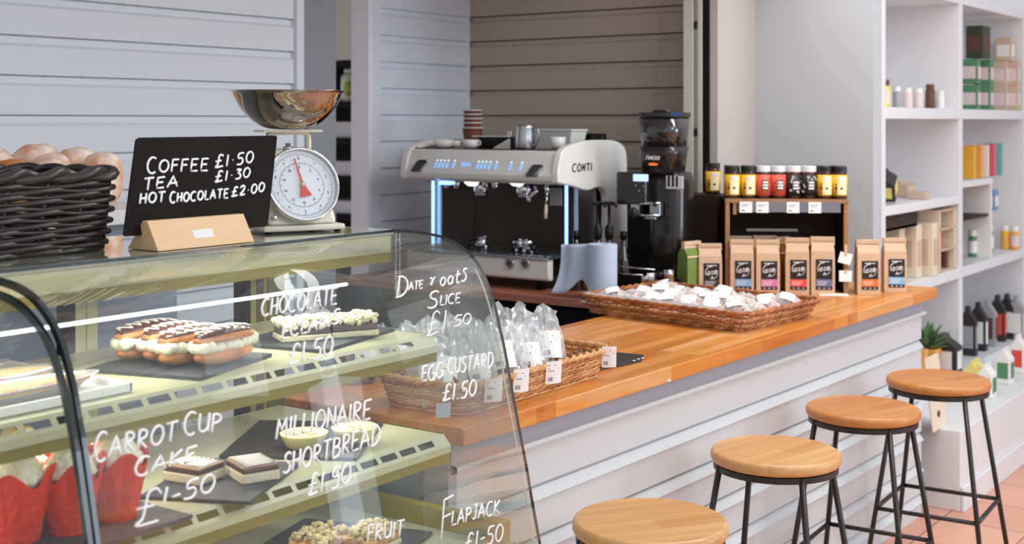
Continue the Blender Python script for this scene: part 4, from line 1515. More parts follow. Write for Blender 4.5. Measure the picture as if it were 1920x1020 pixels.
# drip tray and base
MB().box(X0 + .01, X1 - .05, 4.26, YB - .02, .985, 1.055).build('base_body', M_dsteel, cm)
sec = [(4.245, 1.058), (4.236, 1.045), (4.240, .980), (4.250, .972), (4.275, .972), (4.275, 1.058)]
bp_ = MB().prism(sec, yz, X0 + .0, -2.862).build('base_panel', M_mc, cm, bevel=.004)
MB().box(X0 + .03, X1 - .02, 4.225, 4.56, 1.055, 1.066).build('drip_tray', M_steel, cm, bevel=.004)
m = MB()
for k in range(22):
    x = X0 + .07 + k * .030
    m.box(x, x + .018, 4.26, 4.52, 1.0662, 1.068)
m.build('drip_grille', M_chrome, cm)['kind'] = 'stuff'
for x in (X0 + .07, X1 - .10):
    for y in (4.30, 4.70):
        MB().lathe([(.022, 0), (.020, .03), (.016, .055)], (x, y, .931), 16).build('foot', M_blackmatte, cm, smooth=True)
for px_ in (956, 985):
    q = at(px_, 494, 'Y', 4.236)
    RX = rmat(rx=math.pi / 2)
    g_ = MB().lathe([(.0, 0), (.0235, 0), (.0245, .004), (.021, .008), (.019, .005), (0, .005)], q, 28, M=RX).build('pressure_gauge', M_chrome, bp_, smooth=True)
    MB().lathe([(.0185, .0062), (0, .0064)], q, 24, M=RX, cap=False).build('gauge_face', mat('gauge_face', C(120, 108, 96), .3), bp_)
    MB().lathe([(.006, .0066), (.004, .010), (0, .010)], q, 12, M=RX).build('gauge_hub', M_black, bp_, smooth=True)
# buttons and display on the front
FN = Vector((0, -.934, -.356)).normalized()


def fp(px_, py_, off=.001):
    return plane_pt(px_, py_, Vector((0, 4.262, 1.482)), Vector((0, -.934, .356)), off)


fu = Vector((1, 0, 0))
fv = Vector((0, .356, .934))
fnn = Vector((0, -.934, .356))
fp_panel = [o for o in cm.children if o.name.startswith('front_panel')][0]


def panel_box(px_, py_, w, h, d, name, m_, skew=0.0, lab=None):
    c = fp(px_, py_, 0)
    m = MB()
    vs = []
    for e in (-.001, d):
        for a, b in ((-w / 2, -h / 2), (w / 2, -h / 2), (w / 2, h / 2), (-w / 2, h / 2)):
            vs.append(c + fu * (a + skew * b) + fv * b + fnn * e)
    m.add(vs, [(3, 2, 1, 0), (4, 5, 6, 7), (0, 1, 5, 4), (1, 2, 6, 5), (2, 3, 7, 6), (3, 0, 4, 7)])
    o = m.build(name, m_, fp_panel)
    if lab:
        tag(o, lab)
    return o


for px_ in (817, 824, 831, 838, 850, 895, 902, 909, 917, 929, 956, 976):
    yb = 309.5 + (px_ - 817) * .030
    panel_box(px_, yb, .010, .022, .003, 'button', M_btn, .25)
    panel_box(px_ + 3, yb - 9, .008, .006, .0012, 'button_light', mat('ice_light', C(214, 240, 250), .4, emit=(.75, .95, 1, 1), estr=.8))
panel_box(873, 308.5, .046, .016, .0015, 'display', M_btn)
for px_ in (787, 1003):
    c = px_
    panel_box(c + 5, 302 + (px_ - 787) * .043, .046, .010, .0018, 'lever_slot', M_black, .2)
    lv = panel_box(c, 313 + (px_ - 787) * .043, .048, .044, .012, 'steam_lever', mat('dark_lever', C(92, 90, 92), .3, metal=.6), .5)
    panel_box(c + 9, 315 + (px_ - 787) * .043, .010, .034, .016, 'lever_edge', M_chrome, .7)
# group heads
for gx, tilt in ((-3.28, 0), (-3.06, 0)):
    g_ = MB().lathe([(.030, 0), (.036, .012), (.036, .045), (.030, .05)], (gx, 4.36, 1.30), 24).build('group_head', M_chrome, cm, smooth=True)
    MB().lathe([(.022, -.012), (.030, -.004), (.030, .0)], (gx, 4.36, 1.30), 20).build('shower_screen', M_steel, g_, smooth=True)
for px_ in (839, 857, 911, 929):
    q = at(px_, 349, 'Y', 4.33)
    MB().lathe([(.014, 0), (.015, .02), (.013, .034)], (q.x, 4.33, q.z - .008), 16).build('spout', M_steel if px_ in (839, 911) else M_chrome, cm, smooth=True)
for px_ in (886, 970):
    q = at(px_, 345, 'Y', 4.33)
    MB().lathe([(0, -.010), (.018, -.008), (.034, .004), (.036, .010)], q, 24).build('down_light', mat('down_light', C(240, 240, 236), .2, emit=(1, .98, .92, 1), estr=1.2), cm, smooth=True)
MB().box(X0 + .14, X0 + .19, 4.28, 4.34, 1.335, 1.350).build('under_light', M_led, cm)
# steam wands
q0, q1 = at(1004, 350, 'Y', 4.30), at(992, 373, 'Y', 4.29)
m = MB()
m.tube(smooth_path([q0, at(1006, 358, 'Y', 4.29), at(1000, 364, 'Y', 4.285), q1], 4), .007, 8)
m.blob(q1, .010, .010, .013)
m.build('hot_water_spout', M_chrome, cm, smooth=True)
m = MB()
m.tube([at(1025, 345, 'Y', 4.29), at(1026, 362, 'Y', 4.285)], .009, 10)
m.tube([at(1026, 362, 'Y', 4.285), at(1024, 386, 'Y', 4.28)], .004, 8)
w_ = m.build('steam_wand', M_chrome, cm, smooth=True)
m = MB()
m.tube([at(1024, 384, 'Y', 4.28), at(1023, 410, 'Y', 4.28)], .0065, 8)
m.build('wand_grip', mat('cream_rubber', C(214, 204, 184), .5), w_, smooth=True)
q = at(1043, 369, 'Y', 4.41)
nt_ = MB().box(q.x - .030, q.x + .030, 4.408, 4.41, q.z - .035, q.z + .035).build('notice_card', mat('pale_notice', C(150, 146, 140), .6), cm)
m = MB()
for k in range(6):
    m.box(q.x - .022, q.x + .022 - (k % 3) * .008, 4.4072, 4.408, q.z + .026 - k * .010, q.z + .0285 - k * .010)
m.build('print', M_ink, nt_)
# inverted cups / portafilter parts on the drip tray
for i, (px_, py_, lab) in enumerate(((908, 447, 'left chrome portafilter resting on the drip tray'), (975, 444, 'middle chrome portafilter resting on the drip tray'), (990, 455, 'right chrome portafilter resting on the drip tray'))):
    q = at(px_, py_, 'Y', 4.33)
    t = thing('portafilter', (q.x, 4.33, 1.0685), lab, 'portafilter', rz=i * .7 - .5)
    MB().lathe([(0, .012), (.012, .010), (.026, .026), (.030, .030), (.031, .05), (.027, .05), (.026, .034), (0, .022)], n=24, M=rmat(rx=.35 - .3 * i)).build('basket_cup', M_chrome, t, smooth=True)
    m = MB()
    m.tube(smooth_path([Vector((-.016, 0, .002)), Vector((-.014, 0, .018)), Vector((0, 0, .024)), Vector((.014, 0, .018)), Vector((.016, 0, .002))], 4), .006, 8)
    m.build('double_spout', M_chrome, t, smooth=True)
    MB().tube([(0, -.02, .036), (.0, -.055, .034), (0, -.075, .022)], [.007, .009, .012], 10).build('handle', M_black, t, smooth=True)

# things on the machine's cup tray
ZT = 1.4875


def paper_cup(x, y, z, rt, label, h=.085):
    t = thing('paper_cup', (x, y, z), label, 'cup', 'stacked brown paper cups')
    MB().lathe([(rt * .72, 0), (rt * .98, h - .003), (rt * .94, h - .003), (rt * .70, .003), (0, .003)], n=32).build('cup_body', mat('brown_cup', C(116, 62, 48), .6), t, smooth=True)
    m = MB()
    m.tube([(math.cos(a * math.pi / 16) * rt, math.sin(a * math.pi / 16) * rt, h) for a in range(32)], .003, 6, closed=True)
    m.build('rolled_rim', M_white, t, smooth=True)
    return t


q = at(886, 262, 'Y', 4.56)
paper_cup(q.x, 4.56, ZT, .046, 'bottom and widest paper cup of the brown stack on the coffee machine')
for k, nm in enumerate(('second from the bottom', 'middle', 'second from the top', 'topmost')):
    paper_cup(q.x, 4.56, ZT + .022 + k * .0185, .0405, nm + ' cup of the brown paper cup stack on the coffee machine')


def china(x, y, r_, h, label, handle=True, name='white_cup'):
    t = thing(name, (x, y, ZT + .0004), label, 'cup')
    MB().lathe([(r_ * .6, 0), (r_ * .92, h * .3), (r_, h), (r_ * .95, h), (r_ * .86, h * .32), (0, h * .12)], n=32).build('cup_body', mat('china', C(238, 238, 236), .15), t, smooth=True)
    if handle:
        MB().tube(smooth_path([Vector((r_ * .93, 0, h * .85)), Vector((r_ * 1.35, 0, h * .8)), Vector((r_ * 1.35, 0, h * .4)), Vector((r_ * .9, 0, h * .3))], 4), .003, 6).build('handle', mat('china', C(238, 238, 236), .15), t, smooth=True)
    return t


q = at(832, 272, 'Y', 4.36)
china(q.x, 4.36, .046, .034, 'wide white china cup at the left end of the coffee machine top', False)
q = at(852, 274, 'Y', 4.46)
china(q.x, 4.46, .03, .03, 'small white china cup beside the wide cup on the left of the machine top', False)
q = at(883, 272, 'Y', 4.36)
china(q.x, 4.36, .036, .036, 'small white espresso cup with a handle in front of the brown cup stack')
q = at(935, 268, 'Y', 4.48)
t = thing('cup_holder', (q.x, 4.48, ZT), 'black box with white stirrers lying over it on the machine top', 'box')
MB().box(-.075, .085, -.05, .05, 0, .048).build('box_body', M_black, t, bevel=.004)
MB().box(-.10, .09, -.055, -.045, .048, .052).build('flat_stirrer', M_card, t)
for dx in (.045, .06):
    MB().tube([(dx, 0, .048), (dx + .006, 0, .072)], .0025, 6).build('straw', M_card, t)
m = MB()
m.prism([(.02, 0), (.10, 0), (.10, .04)], lambda a, b, y: (a, y, b), -.07, -.056)
m.build('folded_card', M_card, t)
q = at(985, 283, 'Y', 4.38)
t = thing('milk_pitcher', (q.x, 4.38, ZT + .0004), 'stainless steel milk pitcher on top of the coffee machine', 'pitcher')
MB().lathe([(.040, 0), (.042, .006), (.041, .05), (.037, .085), (.040, .098), (.038, .098), (.035, .085), (.039, .05), (.039, .006), (0, .004)], n=36).build('pitcher_body', M_steel, t, smooth=True)
MB().tube(smooth_path([Vector((.036, 0, .085)), Vector((.062, 0, .082)), Vector((.064, 0, .045)), Vector((.052, 0, .018)), Vector((.042, 0, .014))], 4), .0045, 8).build('handle', M_steel, t, smooth=True)
q = at(1042, 280, 'Y', 4.62)
t = thing('plastic_tub', (q.x, 4.62, ZT + .0004), 'rectangular white plastic tub on top of the coffee machine behind the pitcher', 'tub')
m = MB()
pr2 = [(1.0, .10), (.90, 0)]
m.add([Vector((a * .118 * s_, b * .06 * s_, z)) for s_, z in ((.88, 0), (1, .075)) for a, b in ((-1, -1), (1, -1), (1, 1), (-1, 1))], [(3, 2, 1, 0), (0, 1, 5, 4), (1, 2, 6, 5), (2, 3, 7, 6), (3, 0, 4, 7)])
m.build('tub_body', mat('white_plastic', C(226, 228, 224), .35), t, solid=.002, bevel=.003)
MB().box(-.124, .124, -.065, .065, .072, .080).build('lid', mat('white_plastic', C(226, 228, 224), .35), t, bevel=.003)
q = at(1046, 281, 'Y', 4.42)
china(q.x, 4.42, .033, .05, 'small white tumbler in front of the white plastic tub', False, 'white_tumbler')
q = at(1075, 272, 'Y', 4.66)
tag(MB().box(q.x - .03, q.x + .12, 4.70, 4.735, ZT + .0004, ZT + .062).build('black_tray', M_black, None, bevel=.003), 'black tray standing at the back right of the coffee machine top', 'tray')

# ------------------------------------------------------------------ syrup bottles with pumps
M_dbot = mat('dark_bottle', C(30, 22, 20), .08, spec=.8, coat=.6)
for i, (px_, lab) in enumerate(((1080, 'dark syrup bottle furthest left, half behind the machine column'), (1121, 'dark syrup bottle with black pump, left of the pair beside the machine'), (1142, 'dark syrup bottle with black pump, right of the pair beside the machine'), (1169, 'dark syrup bottle nearest the coffee grinder'))):
    yy = 4.36 + .03 * i
    q = at(px_, 470, 'Y', yy)
    t = thing('syrup_bottle', (q.x, yy, .9302), lab, 'bottle', 'pump syrup bottles')
    hh = .30 if i in (1, 2) else .21
    MB().lathe([(0, 0), (.029, 0), (.031, .006), (.031, .10), (.024, .14), (.012, .175), (.0115, .21), (0, .21)], n=28).build('bottle_body', M_dbot, t, smooth=True)
    if i in (1, 2):
        MB().lathe([(.013, .205), (.017, .21), (.017, .25), (.009, .262), (.006, .268), (.006, .335), (.010, .338), (.010, .35), (0, .352)], n=20).build('pump_collar', M_black, t, smooth=True)
        MB().tube(smooth_path([Vector((-.022, 0, .345)), Vector((.0, 0, .348)), Vector((.024, 0, .345)), Vector((.036, 0, .334))], 3), .007, 8).build('pump_nozzle', M_black, t, smooth=True)
    else:
        MB().lathe([(.014, .205), (.014, .235), (0, .236)], n=16).build('cap', M_black, t, smooth=True)

# ------------------------------------------------------------------ grinder
gr = thing('coffee_grinder', (-2.50, 4.52, .9302), 'tall black coffee grinder with dark bean hopper beside the espresso machine', 'grinder', world=True)
gx = at(1246, 300, 'Y', 4.56).x
M_gb = mat('grinder_black', C(34, 28, 28), .28, coat=.4)


def ring(cx, cy, z, wx, wy, n=28, p=.6):
    out = []
    for k in range(n):
        a = 2 * math.pi * k / n
        out.append(Vector((cx + math.copysign(abs(math.cos(a)) ** p, math.cos(a)) * wx, cy + math.copysign(abs(math.sin(a)) ** p, math.sin(a)) * wy, z)))
    return out


def loft(rings):
    m = MB()
    n = len(rings[0])
    vs = [v for r_ in rings for v in r_]
    fs = [(i * n + j, i * n + (j + 1) % n, (i + 1) * n + (j + 1) % n, (i + 1) * n + j) for i in range(len(rings) - 1) for j in range(n)]
    fs += [tuple(range(n))[::-1], tuple(range((len(rings) - 1) * n, len(rings) * n))]
    return m.add(vs, fs)


gy = 4.56
loft([ring(gx - .03, gy - .03, .932, .115, .125), ring(gx - .03, gy - .03, .965, .115, .125), ring(gx - .03, gy - .03, .975, .10, .11)]).build('base', M_gb, gr, smooth=False, bevel=.003)
loft([ring(gx + .02, gy + .02, .975, .085, .085), ring(gx + .02, gy + .02, 1.15, .078, .08), ring(gx + .02, gy + .02, 1.36, .080, .08), ring(gx + .02, gy + .02, 1.40, .07, .07)]).build('motor_body', M_gb, gr, smooth=True)
MB().box(gx - .165, gx - .03, gy - .10, gy + .05, 1.27, 1.40).build('control_head', M_gb, gr, bevel=.008)
MB().box(gx - .15, gx - .04, gy - .04, gy + .04, .975, 1.28).build('neck_column', M_blackmatte, gr, bevel=.004)
loft([ring(gx - .005, gy, 1.395, .078, .07), ring(gx - .005, gy, 1.47, .085, .08), ring(gx, gy, 1.50, .088, .085)]).build('hopper_collar', M_gb, gr, smooth=True)
loft([ring(gx, gy, 1.50, .080, .075), ring(gx, gy, 1.62, .092, .086)]).build('bean_hopper', mat('smoked_plastic', C(40, 34, 34), .06, spec=.9, coat=.8), gr, smooth=True)
hl = loft([ring(gx, gy, 1.618, .095, .09), ring(gx, gy, 1.636, .095, .09)]).build('hopper_lid', M_gb, gr, bevel=.003)
loft([ring(gx, gy, 1.636, .045, .045), ring(gx, gy, 1.646, .042, .042)]).build('lid_knob', M_gb, hl, smooth=True)
q = at(1270, 214, 'Y', 4.458)
MB().box(q.x - .03, q.x + .016, 4.457, 4.4595, 1.622, 1.633).build('blue_sticker', mat('blue_tape', C(50, 96, 160), .5), hl)
yq = 4.4575
q = at(1201, 333.5, 'Y', 4.4585)
MB().box(q.x - .034, q.x + .034, 4.4575, 4.461, q.z - .014, q.z + .014).build('display', mat('lcd', C(170, 200, 250), .4, emit=(.5, .68, 1, 1), estr=1.0), gr, bevel=.002)
for px_, py_ in ((1192, 348), (1206, 349), (1198, 358)):
    q = at(px_, py_, 'Y', 4.4585)
    MB().lathe([(.004, 0), (.003, .002), (0, .002)], q, 12, M=rmat(rx=math.pi / 2)).build('button', M_steel, gr, smooth=True)
m = MB()
pA_, pB_ = at(1211, 299, 'Y', 4.474), at(1236, 299, 'Y', 4.474)
letters(m, 'FIMEXO', lambda u, v: Vector((pA_.x + (pB_.x - pA_.x) * u + v * .003, 4.474, pA_.z + v * .013)), .0014, 1.0, None, .2, 1.3, 0, 5)
tag(m.build('brand_lettering', M_card, gr), 'small white lettering on the collar')
q = at(1224, 308, 'Y', 4.476)
MB().blob((q.x, 4.477, q.z), .022, .003, .0055, 14, 6).build('orange_badge', mat('orange_light', C(255, 90, 20), .4, emit=(1, .25, .04, 1), estr=.6), gr, smooth=True)
pA_ = at(1249, 341, 'Y', 4.475)
pB_ = at(1281, 341, 'Y', 4.475)
pl = MB().box(pA_.x, pB_.x, 4.473, 4.478, pA_.z - .027, pA_.z + .024).build('metal_plate', mat('plate_silver', C(214, 214, 216), .3), gr, bevel=.002)
for k in range(3):
    MB().box(pA_.x + .008 + k * .018, pA_.x + .018 + k * .018 if k < 2 else pB_.x - .022, 4.4722, 4.4735, pA_.z - .018, pA_.z + .0245).build('black_bar', M_black, pl)
for px_, py_, w_, h_ in ((1190, 392, .042, .050), (1227, 392, .046, .055), (1213, 381, .03, .012), (1218, 409, .05, .012)):
    q = at(px_, py_, 'Y', 4.46)
    MB().box(q.x - w_ / 2, q.x + w_ / 2, 4.462, 4.49, q.z - h_ / 2, q.z + h_ / 2).build('fork_plate', M_steel, gr, bevel=.003)
q = at(1222, 396, 'Y', 4.45)
MB().tube([at(1200, 383, 'Y', 4.43), at(1238, 381, 'Y', 4.43)], .004, 8).build('fork_rod', M_chrome, gr, smooth=True)
MB().tube([at(1188, 404, 'Y', 4.42), at(1236, 404, 'Y', 4.43)], .004, 8).build('fork_rod', M_chrome, gr, smooth=True)
MB().blob(at(1187, 401, 'Y', 4.42), .022, .02, .026).build('filter_knob', M_black, gr, smooth=True)
MB().blob(at(1228, 383, 'Y', 4.43), .010, .008, .011).build('screw', M_dsteel, gr, smooth=True)
# drawers / knock-box rails in front of the grinder
t = thing('knock_drawer', (-2.47, 4.42, .9302), 'black knock-out drawer with two thin chrome rails under the grinder', 'drawer', world=True)
qa, qb = at(1143, 498, 'Y', 4.395), at(1226, 504, 'Y', 4.395)
MB().box(qa.x - .0, -2.372, 4.40, 4.425, .9305, 1.0).build('drawer_front', M_blackmatte, t)
for a, b in (((1144, 498), (1228, 506)), ((1152, 512), (1205, 516))):
    p1, p2 = at(*a, 'Y', 4.393), at(*b, 'Y', 4.393)
    MB().tube([p1, p2], .003, 8).build('chrome_rail', M_chrome, t, smooth=True)
for i, (px_, py_, m_, lab) in enumerate(((1214, 527, M_chrome, 'small silver capped pot left of the group behind the wicker tray'), (1225, 523, M_card, 'small white capped pot behind the wicker tray'), (1240, 520, M_black, 'small dark pot with pale lid behind the wicker tray'), (1256, 516, M_steel, 'tall small steel shaker behind the wicker tray'))):
    q = at(px_, 540, 'Y', 4.36 - .0 * i)
    t = thing('small_pot', (q.x, 4.35, .9302), lab, 'pot', 'small pots behind the wicker tray')
    hh = at(px_, py_ - 10, 'Y', 4.35).z - .9302
    MB().lathe([(0, 0), (.020, 0), (.021, hh * .7), (.018, hh * .75)], n=20).build('pot_body', mat('brown_glass', C(110, 70, 50), .1), t, smooth=True)
    MB().lathe([(.020, hh * .72), (.020, hh), (0, hh)], n=20).build('lid', m_, t, smooth=True)

# ------------------------------------------------------------------ wooden crate with jars and coffee bags
RC = math.radians(29.8)
CO = Vector((-2.284, 4.617, .9302))
ce, cn = Vector((math.cos(RC), math.sin(RC), 0)), Vector((-math.sin(RC), math.cos(RC), 0))
cr_ = thing('display_crate', CO, 'dark wooden display crate with jars on top and coffee bags in its open front', 'crate', rz=RC)
CW, CD, CH = .470, .25, .368
MB().box(0, CW, 0, CD, CH - .012, CH).build('top_board', M_crate, cr_, bevel=.002)
MB().box(.004, .016, .012, CD, .0, CH - .012).build('side_board', M_crate, cr_)
MB().box(CW - .016, CW - .004, .012, CD, 0, CH - .012).build('side_board', M_crate, cr_)
MB().box(.016, CW - .016, CD - .012, CD, 0, CH - .012).build('back_board', M_crate, cr_)
MB().box(0, .017, -.002, .014, 0, CH - .012).build('front_post', M_cratel, cr_, bevel=.002)
MB().box(CW - .017, CW, -.002, .014, 0, CH - .012).build('front_post', M_cratel, cr_, bevel=.002)
MB().box(.030, .044, -.001, .012, CH - .06, CH - .012).build('batten', M_cratel, cr_)
MB().box(.0, CW, -.004, .0, CH - .014, CH + .002).build('front_lip', M_cratel, cr_)
pr3 = MB().box(.05, CW - .03, -.008, -.004, CH - .050, CH - .010).build('price_rail', mat('grey_strip', C(120, 122, 132), .4), cr_)
for k, x in enumerate((.055, .118, .235, .318)):
    m = MB().box(x, x + .048, -.0105, -.008, CH - .052, CH - .010)
    o = m.build('price_card', M_card, pr3)
    MB().box(x + .006, x + .040, -.0108, -.0105, CH - .022, CH - .020).box(x + .006, x + .030, -.0108, -.0105, CH - .028, CH - .026).box(x + .006, x + .020, -.0108, -.0105, CH - .046, CH - .041).build('print', M_ink, o)
MB().box(.09, .29, .10, .104, .235, .245).build('white_strip', mat('dull_white', C(176, 170, 162), .6), cr_)
tag(MB().box(-2.63, -2.395, 4.765, 4.92, .9305, 1.302).build('dark_wooden_box', M_crate, None, bevel=.003), 'plain dark wooden box standing between the coffee grinder and the display crate', 'box')


def cpos(x, y, z=0.0):
    return CO + ce * x + cn * y + Vector((0, 0, z))


M_jar_y = mat('yellow_jar_label', C(236, 186, 40), .4)
M_jar_c = mat('cream_jar_patch', C(250, 236, 190), .5)
M_jar_r = mat('coral_jar_label', C(226, 96, 78), .4)
M_jar_k = mat('black_jar_label', C(40, 34, 34), .4)
M_jar_w = mat('white_jar_patch', C(228, 226, 226), .5)
M_jarg = mat('jam_glass', C(66, 34, 24), .08, coat=.6)
M_lidb = mat('black_lid', C(30, 26, 26), .35)
M_lids = mat('silver_lid', C(228, 230, 232), .35)


def jar(pos, kind, label, rz=RC, r_=.0298, h=.128, grp='jars on top of the display crate'):
    t = thing('spread_jar', pos, label, 'jar', grp, rz)
    MB().lathe([(0, 0), (r_ * .93, 0), (r_, .004), (r_, h * .80), (r_ * .86, h * .85), (r_ * .82, h * .86), (0, h * .86)], n=32).build('jar_glass', M_jarg, t, smooth=True)
    MB().lathe([(r_ * .93, h * .82), (r_ * .96, h * .83), (r_ * .96, h * .985), (r_ * .92, h), (0, h)], n=32).build('lid', M_lidb if kind in 'yd' else M_lids, t, smooth=False)
    R_ = r_ + .0006
    base = {'y': M_jar_y, 'd': M_jar_y, 'r': M_jar_r, 'k': M_jar_k}[kind]
    lb = MB().lathe([(R_, h * .10), (R_, h * .74)], n=36, cap=False).build('paper_label', base, t, smooth=True, solid=.0004)
    rr = random.Random(int(pos[0] * 1e4))

    def patch(a0, a1, z0, z1, m_, nm='label_print', off=.0006, n=5):
        m = MB()
        m.grid(lambda u, v: Vector((math.cos(a0 + (a1 - a0) * u) * (R_ + off), math.sin(a0 + (a1 - a0) * u) * (R_ + off), h * (z0 + (z1 - z0) * v))), n, 1)
        return m.build(nm, m_, lb)
    q = math.pi
    if kind in 'yd':
        patch(-q * .62, -q * .22, .14, .70, M_jar_c, n=8)
        patch(-q * .60, -q * .28, .58, .66, M_jar_w, off=.001)
        patch(-q * .50, -q * .40, .30, .36, M_jar_k, off=.001, n=2)
        patch(-q * .70, -q * .65, .42, .48, M_jarg, off=.001, n=2)
        patch(-q * .71, -q * .64, .30, .38, M_jarg, off=.001, n=2)
    elif kind == 'r':
        m = MB()
        for k in range(14):
            a = -q * .95 + rr.uniform(0, q * .9)
            z0 = rr.uniform(.12, .68)
            b = a + rr.uniform(-.35, .35)
            z1 = min(.73, max(.11, z0 + rr.uniform(-.14, .14)))
            m.tube([(math.cos(a) * R_, math.sin(a) * R_, h * z0), (math.cos((a + b) / 2) * (R_ + .0004), math.sin((a + b) / 2) * (R_ + .0004), h * (z0 + z1) / 2), (math.cos(b) * R_, math.sin(b) * R_, h * z1)], .0011, 4)
        m.build('crackle_lines', M_jar_k, lb)
        patch(-q * .58, -q * .30, .26, .58, M_jar_k, n=6)
        for z0 in (.30, .39, .48):
            patch(-q * .55, -q * .33, z0, z0 + .065, M_jar_w, off=.001)
    else:
        m = MB()
        for k in range(12):
            a = -q * .95 + rr.uniform(0, q * .9)
            z0 = rr.uniform(.14, .66)
            m.grid(lambda u, v: Vector((math.cos(a + .24 * u) * (R_ + .0005), math.sin(a + .24 * u) * (R_ + .0005), h * (z0 + .06 * v + .02 * math.sin(u * 6)))), 3, 1)
        m.build('white_flecks', M_jar_w, lb)
        patch(-q * .58, -q * .30, .26, .58, M_jar_k, off=.001, n=6)
        for z0 in (.30, .39, .48):
            patch(-q * .55, -q * .33, z0, z0 + .06, M_jar_w, off=.0014)
    return t


kinds = [('y', .030, 'first yellow-labelled jar with black lid at the front left of the crate top'), ('y', .092, 'second yellow-labelled jar with black lid from the left'),
         ('r', .149, 'left one of the two coral crackle jars with silver lids'), ('r', .207, 'right one of the two coral crackle jars with silver lids'),
         ('k', .266, 'left one of the two black and white jars with silver lids'), ('k', .325, 'right one of the two black and white jars with silver lids'),
         ('y', .385, 'yellow-labelled jar with black lid, second from the right end of the crate top'), ('d', .441, 'yellow-labelled jar with black lid at the right end of the crate top')]
for kd, x, lab in kinds:
    jar(cpos(x, .034, CH + .0004), kd, lab)
jar(cpos(.030, .10, CH + .0004), 'd', 'yellow jar behind the front left jar on the crate top')
jar(cpos(.095, .10, CH + .0004), 'd', 'yellow jar behind the second jar on the crate top')
jar(cpos(.375, .10, CH + .0004), 'd', 'yellow jar standing behind the jars at the right end, only its black lid showing')
jar(cpos(.438, .10, CH + .0004), 'd', 'yellow jar at the back right corner of the crate top')
jar(Vector((-2.435, 4.81, 1.3025)), 'd', 'dark yellow jar standing on the plain box left of the crate')

M_lab = mat('coffee_label_black', C(32, 30, 34), .45)
M_labw = mat('label_white', C(226, 226, 228), .5)


def coffee_bag(pos, rz, colr, label, w=.088, d=.055, h=.212, side=None, name='coffee_bag', grp='kraft coffee bags'):
    t = thing(name, pos, label, 'coffee bag', grp, rz)
    m = MB()
    rs = []
    for z, kx, kd in ((0, 1, 1), (.01, 1.02, 1.02), (h * .5, 1.03, 1.05), (h * .76, 1.0, .95), (h * .86, .96, .55), (h * .93, .95, .26), (h * .935, .96, .20)):
        rs.append([(-w / 2 * kx, -d / 2 * kd, z), (w / 2 * kx, -d / 2 * kd, z), (w / 2 * kx, d / 2 * kd, z), (-w / 2 * kx, d / 2 * kd, z)])
    vs = [Vector(v) for q in rs for v in q]
    fs = [(3, 2, 1, 0)] + [(i * 4 + j, i * 4 + (j + 1) % 4, i * 4 + 4 + (j + 1) % 4, i * 4 + 4 + j) for i in range(len(rs) - 1) for j in range(4)] + [tuple(range(len(vs) - 4, len(vs)))]
    m.add(vs, fs)
    m.build('bag_body', side or M_kraft, t, bevel=.003)
    if side:
        m = MB()
        m.add([Vector((-w / 2 * 1.0, -d / 2 * 1.0 - .0015, h * .70)), Vector((w / 2, -d / 2 - .0015, h * .70)), Vector((w / 2, -d * .14, h * .93)), Vector((-w / 2, -d * .14, h * .93))], [(0, 1, 2, 3)])
        m.build('kraft_flap', M_kraft, t, solid=.001)
    # folded top
    MB().box(-w / 2 * .97, w / 2 * .97, -d * .15 - .004, d * .12, h * .925, h).build('folded_top', M_kraft, t, bevel=.002)
    for sx in (-1, 1):
        MB().box(sx * w / 2 * .97 - .0025, sx * w / 2 * .97 + .0035, -d * .2, d * .1, h * .86, h * 1.0).build('tin_tie', M_kraft, t)
    if colr is None:
        return t
    yf = -d / 2 * 1.055 - .0006
    lw, z0, z1 = .062, h * .10, h * .62
    lb = MB().box(-lw / 2 + .004, lw / 2 + .004, yf - .0006, yf + .004, z0, z1).build('black_label', M_lab, t)
    MB().box(-lw / 2 + .004, lw / 2 + .004, yf - .0010, yf - .0006, z0 + .012, z0 + .040).build('colour_band', colr, lb)
    m = MB()
    for k in range(3):
        m.box(-lw / 2 + .010, lw / 2 - .020 + k * .004, yf - .0013, yf - .0010, z0 + .018 + k * .006, z0 + .020 + k * .006)
    for k in range(3):
        m.box(-.018 + k * .018, -.010 + k * .018, yf - .0013, yf - .0006, z0 + .004, z0 + .007)
    m.box(-.016, .024, yf - .0013, yf - .0006, z1 - .010, z1 - .007)
    m.build('print', M_labw, lb)
    m = MB()
    cz = z1 - .036
    m.tube([(.004 + .024 * math.cos(math.radians(a)), yf - .001, cz + .024 * math.sin(math.radians(a))) for a in range(85, 215, 10)], .0018, 4)
    m.tube([(.004 + .024 * math.cos(math.radians(a)), yf - .001, cz + .024 * math.sin(math.radians(a))) for a in range(255, 385, 10)], .0010, 4)
    letters(m, 'oze', lambda u, v: Vector((-.015 + .038 * u + v * .002, yf - .0012, cz - .010 + .020 * v + .006 * u)), .0021, 1.0, None, .06, 1.0, .1, 5)
    m.blob((.006, yf - .001, cz - .018), .005, .001, .003, 8, 4)
    tag(m.build('logo', M_labw, lb), 'white ring logo with script letters')
    return t


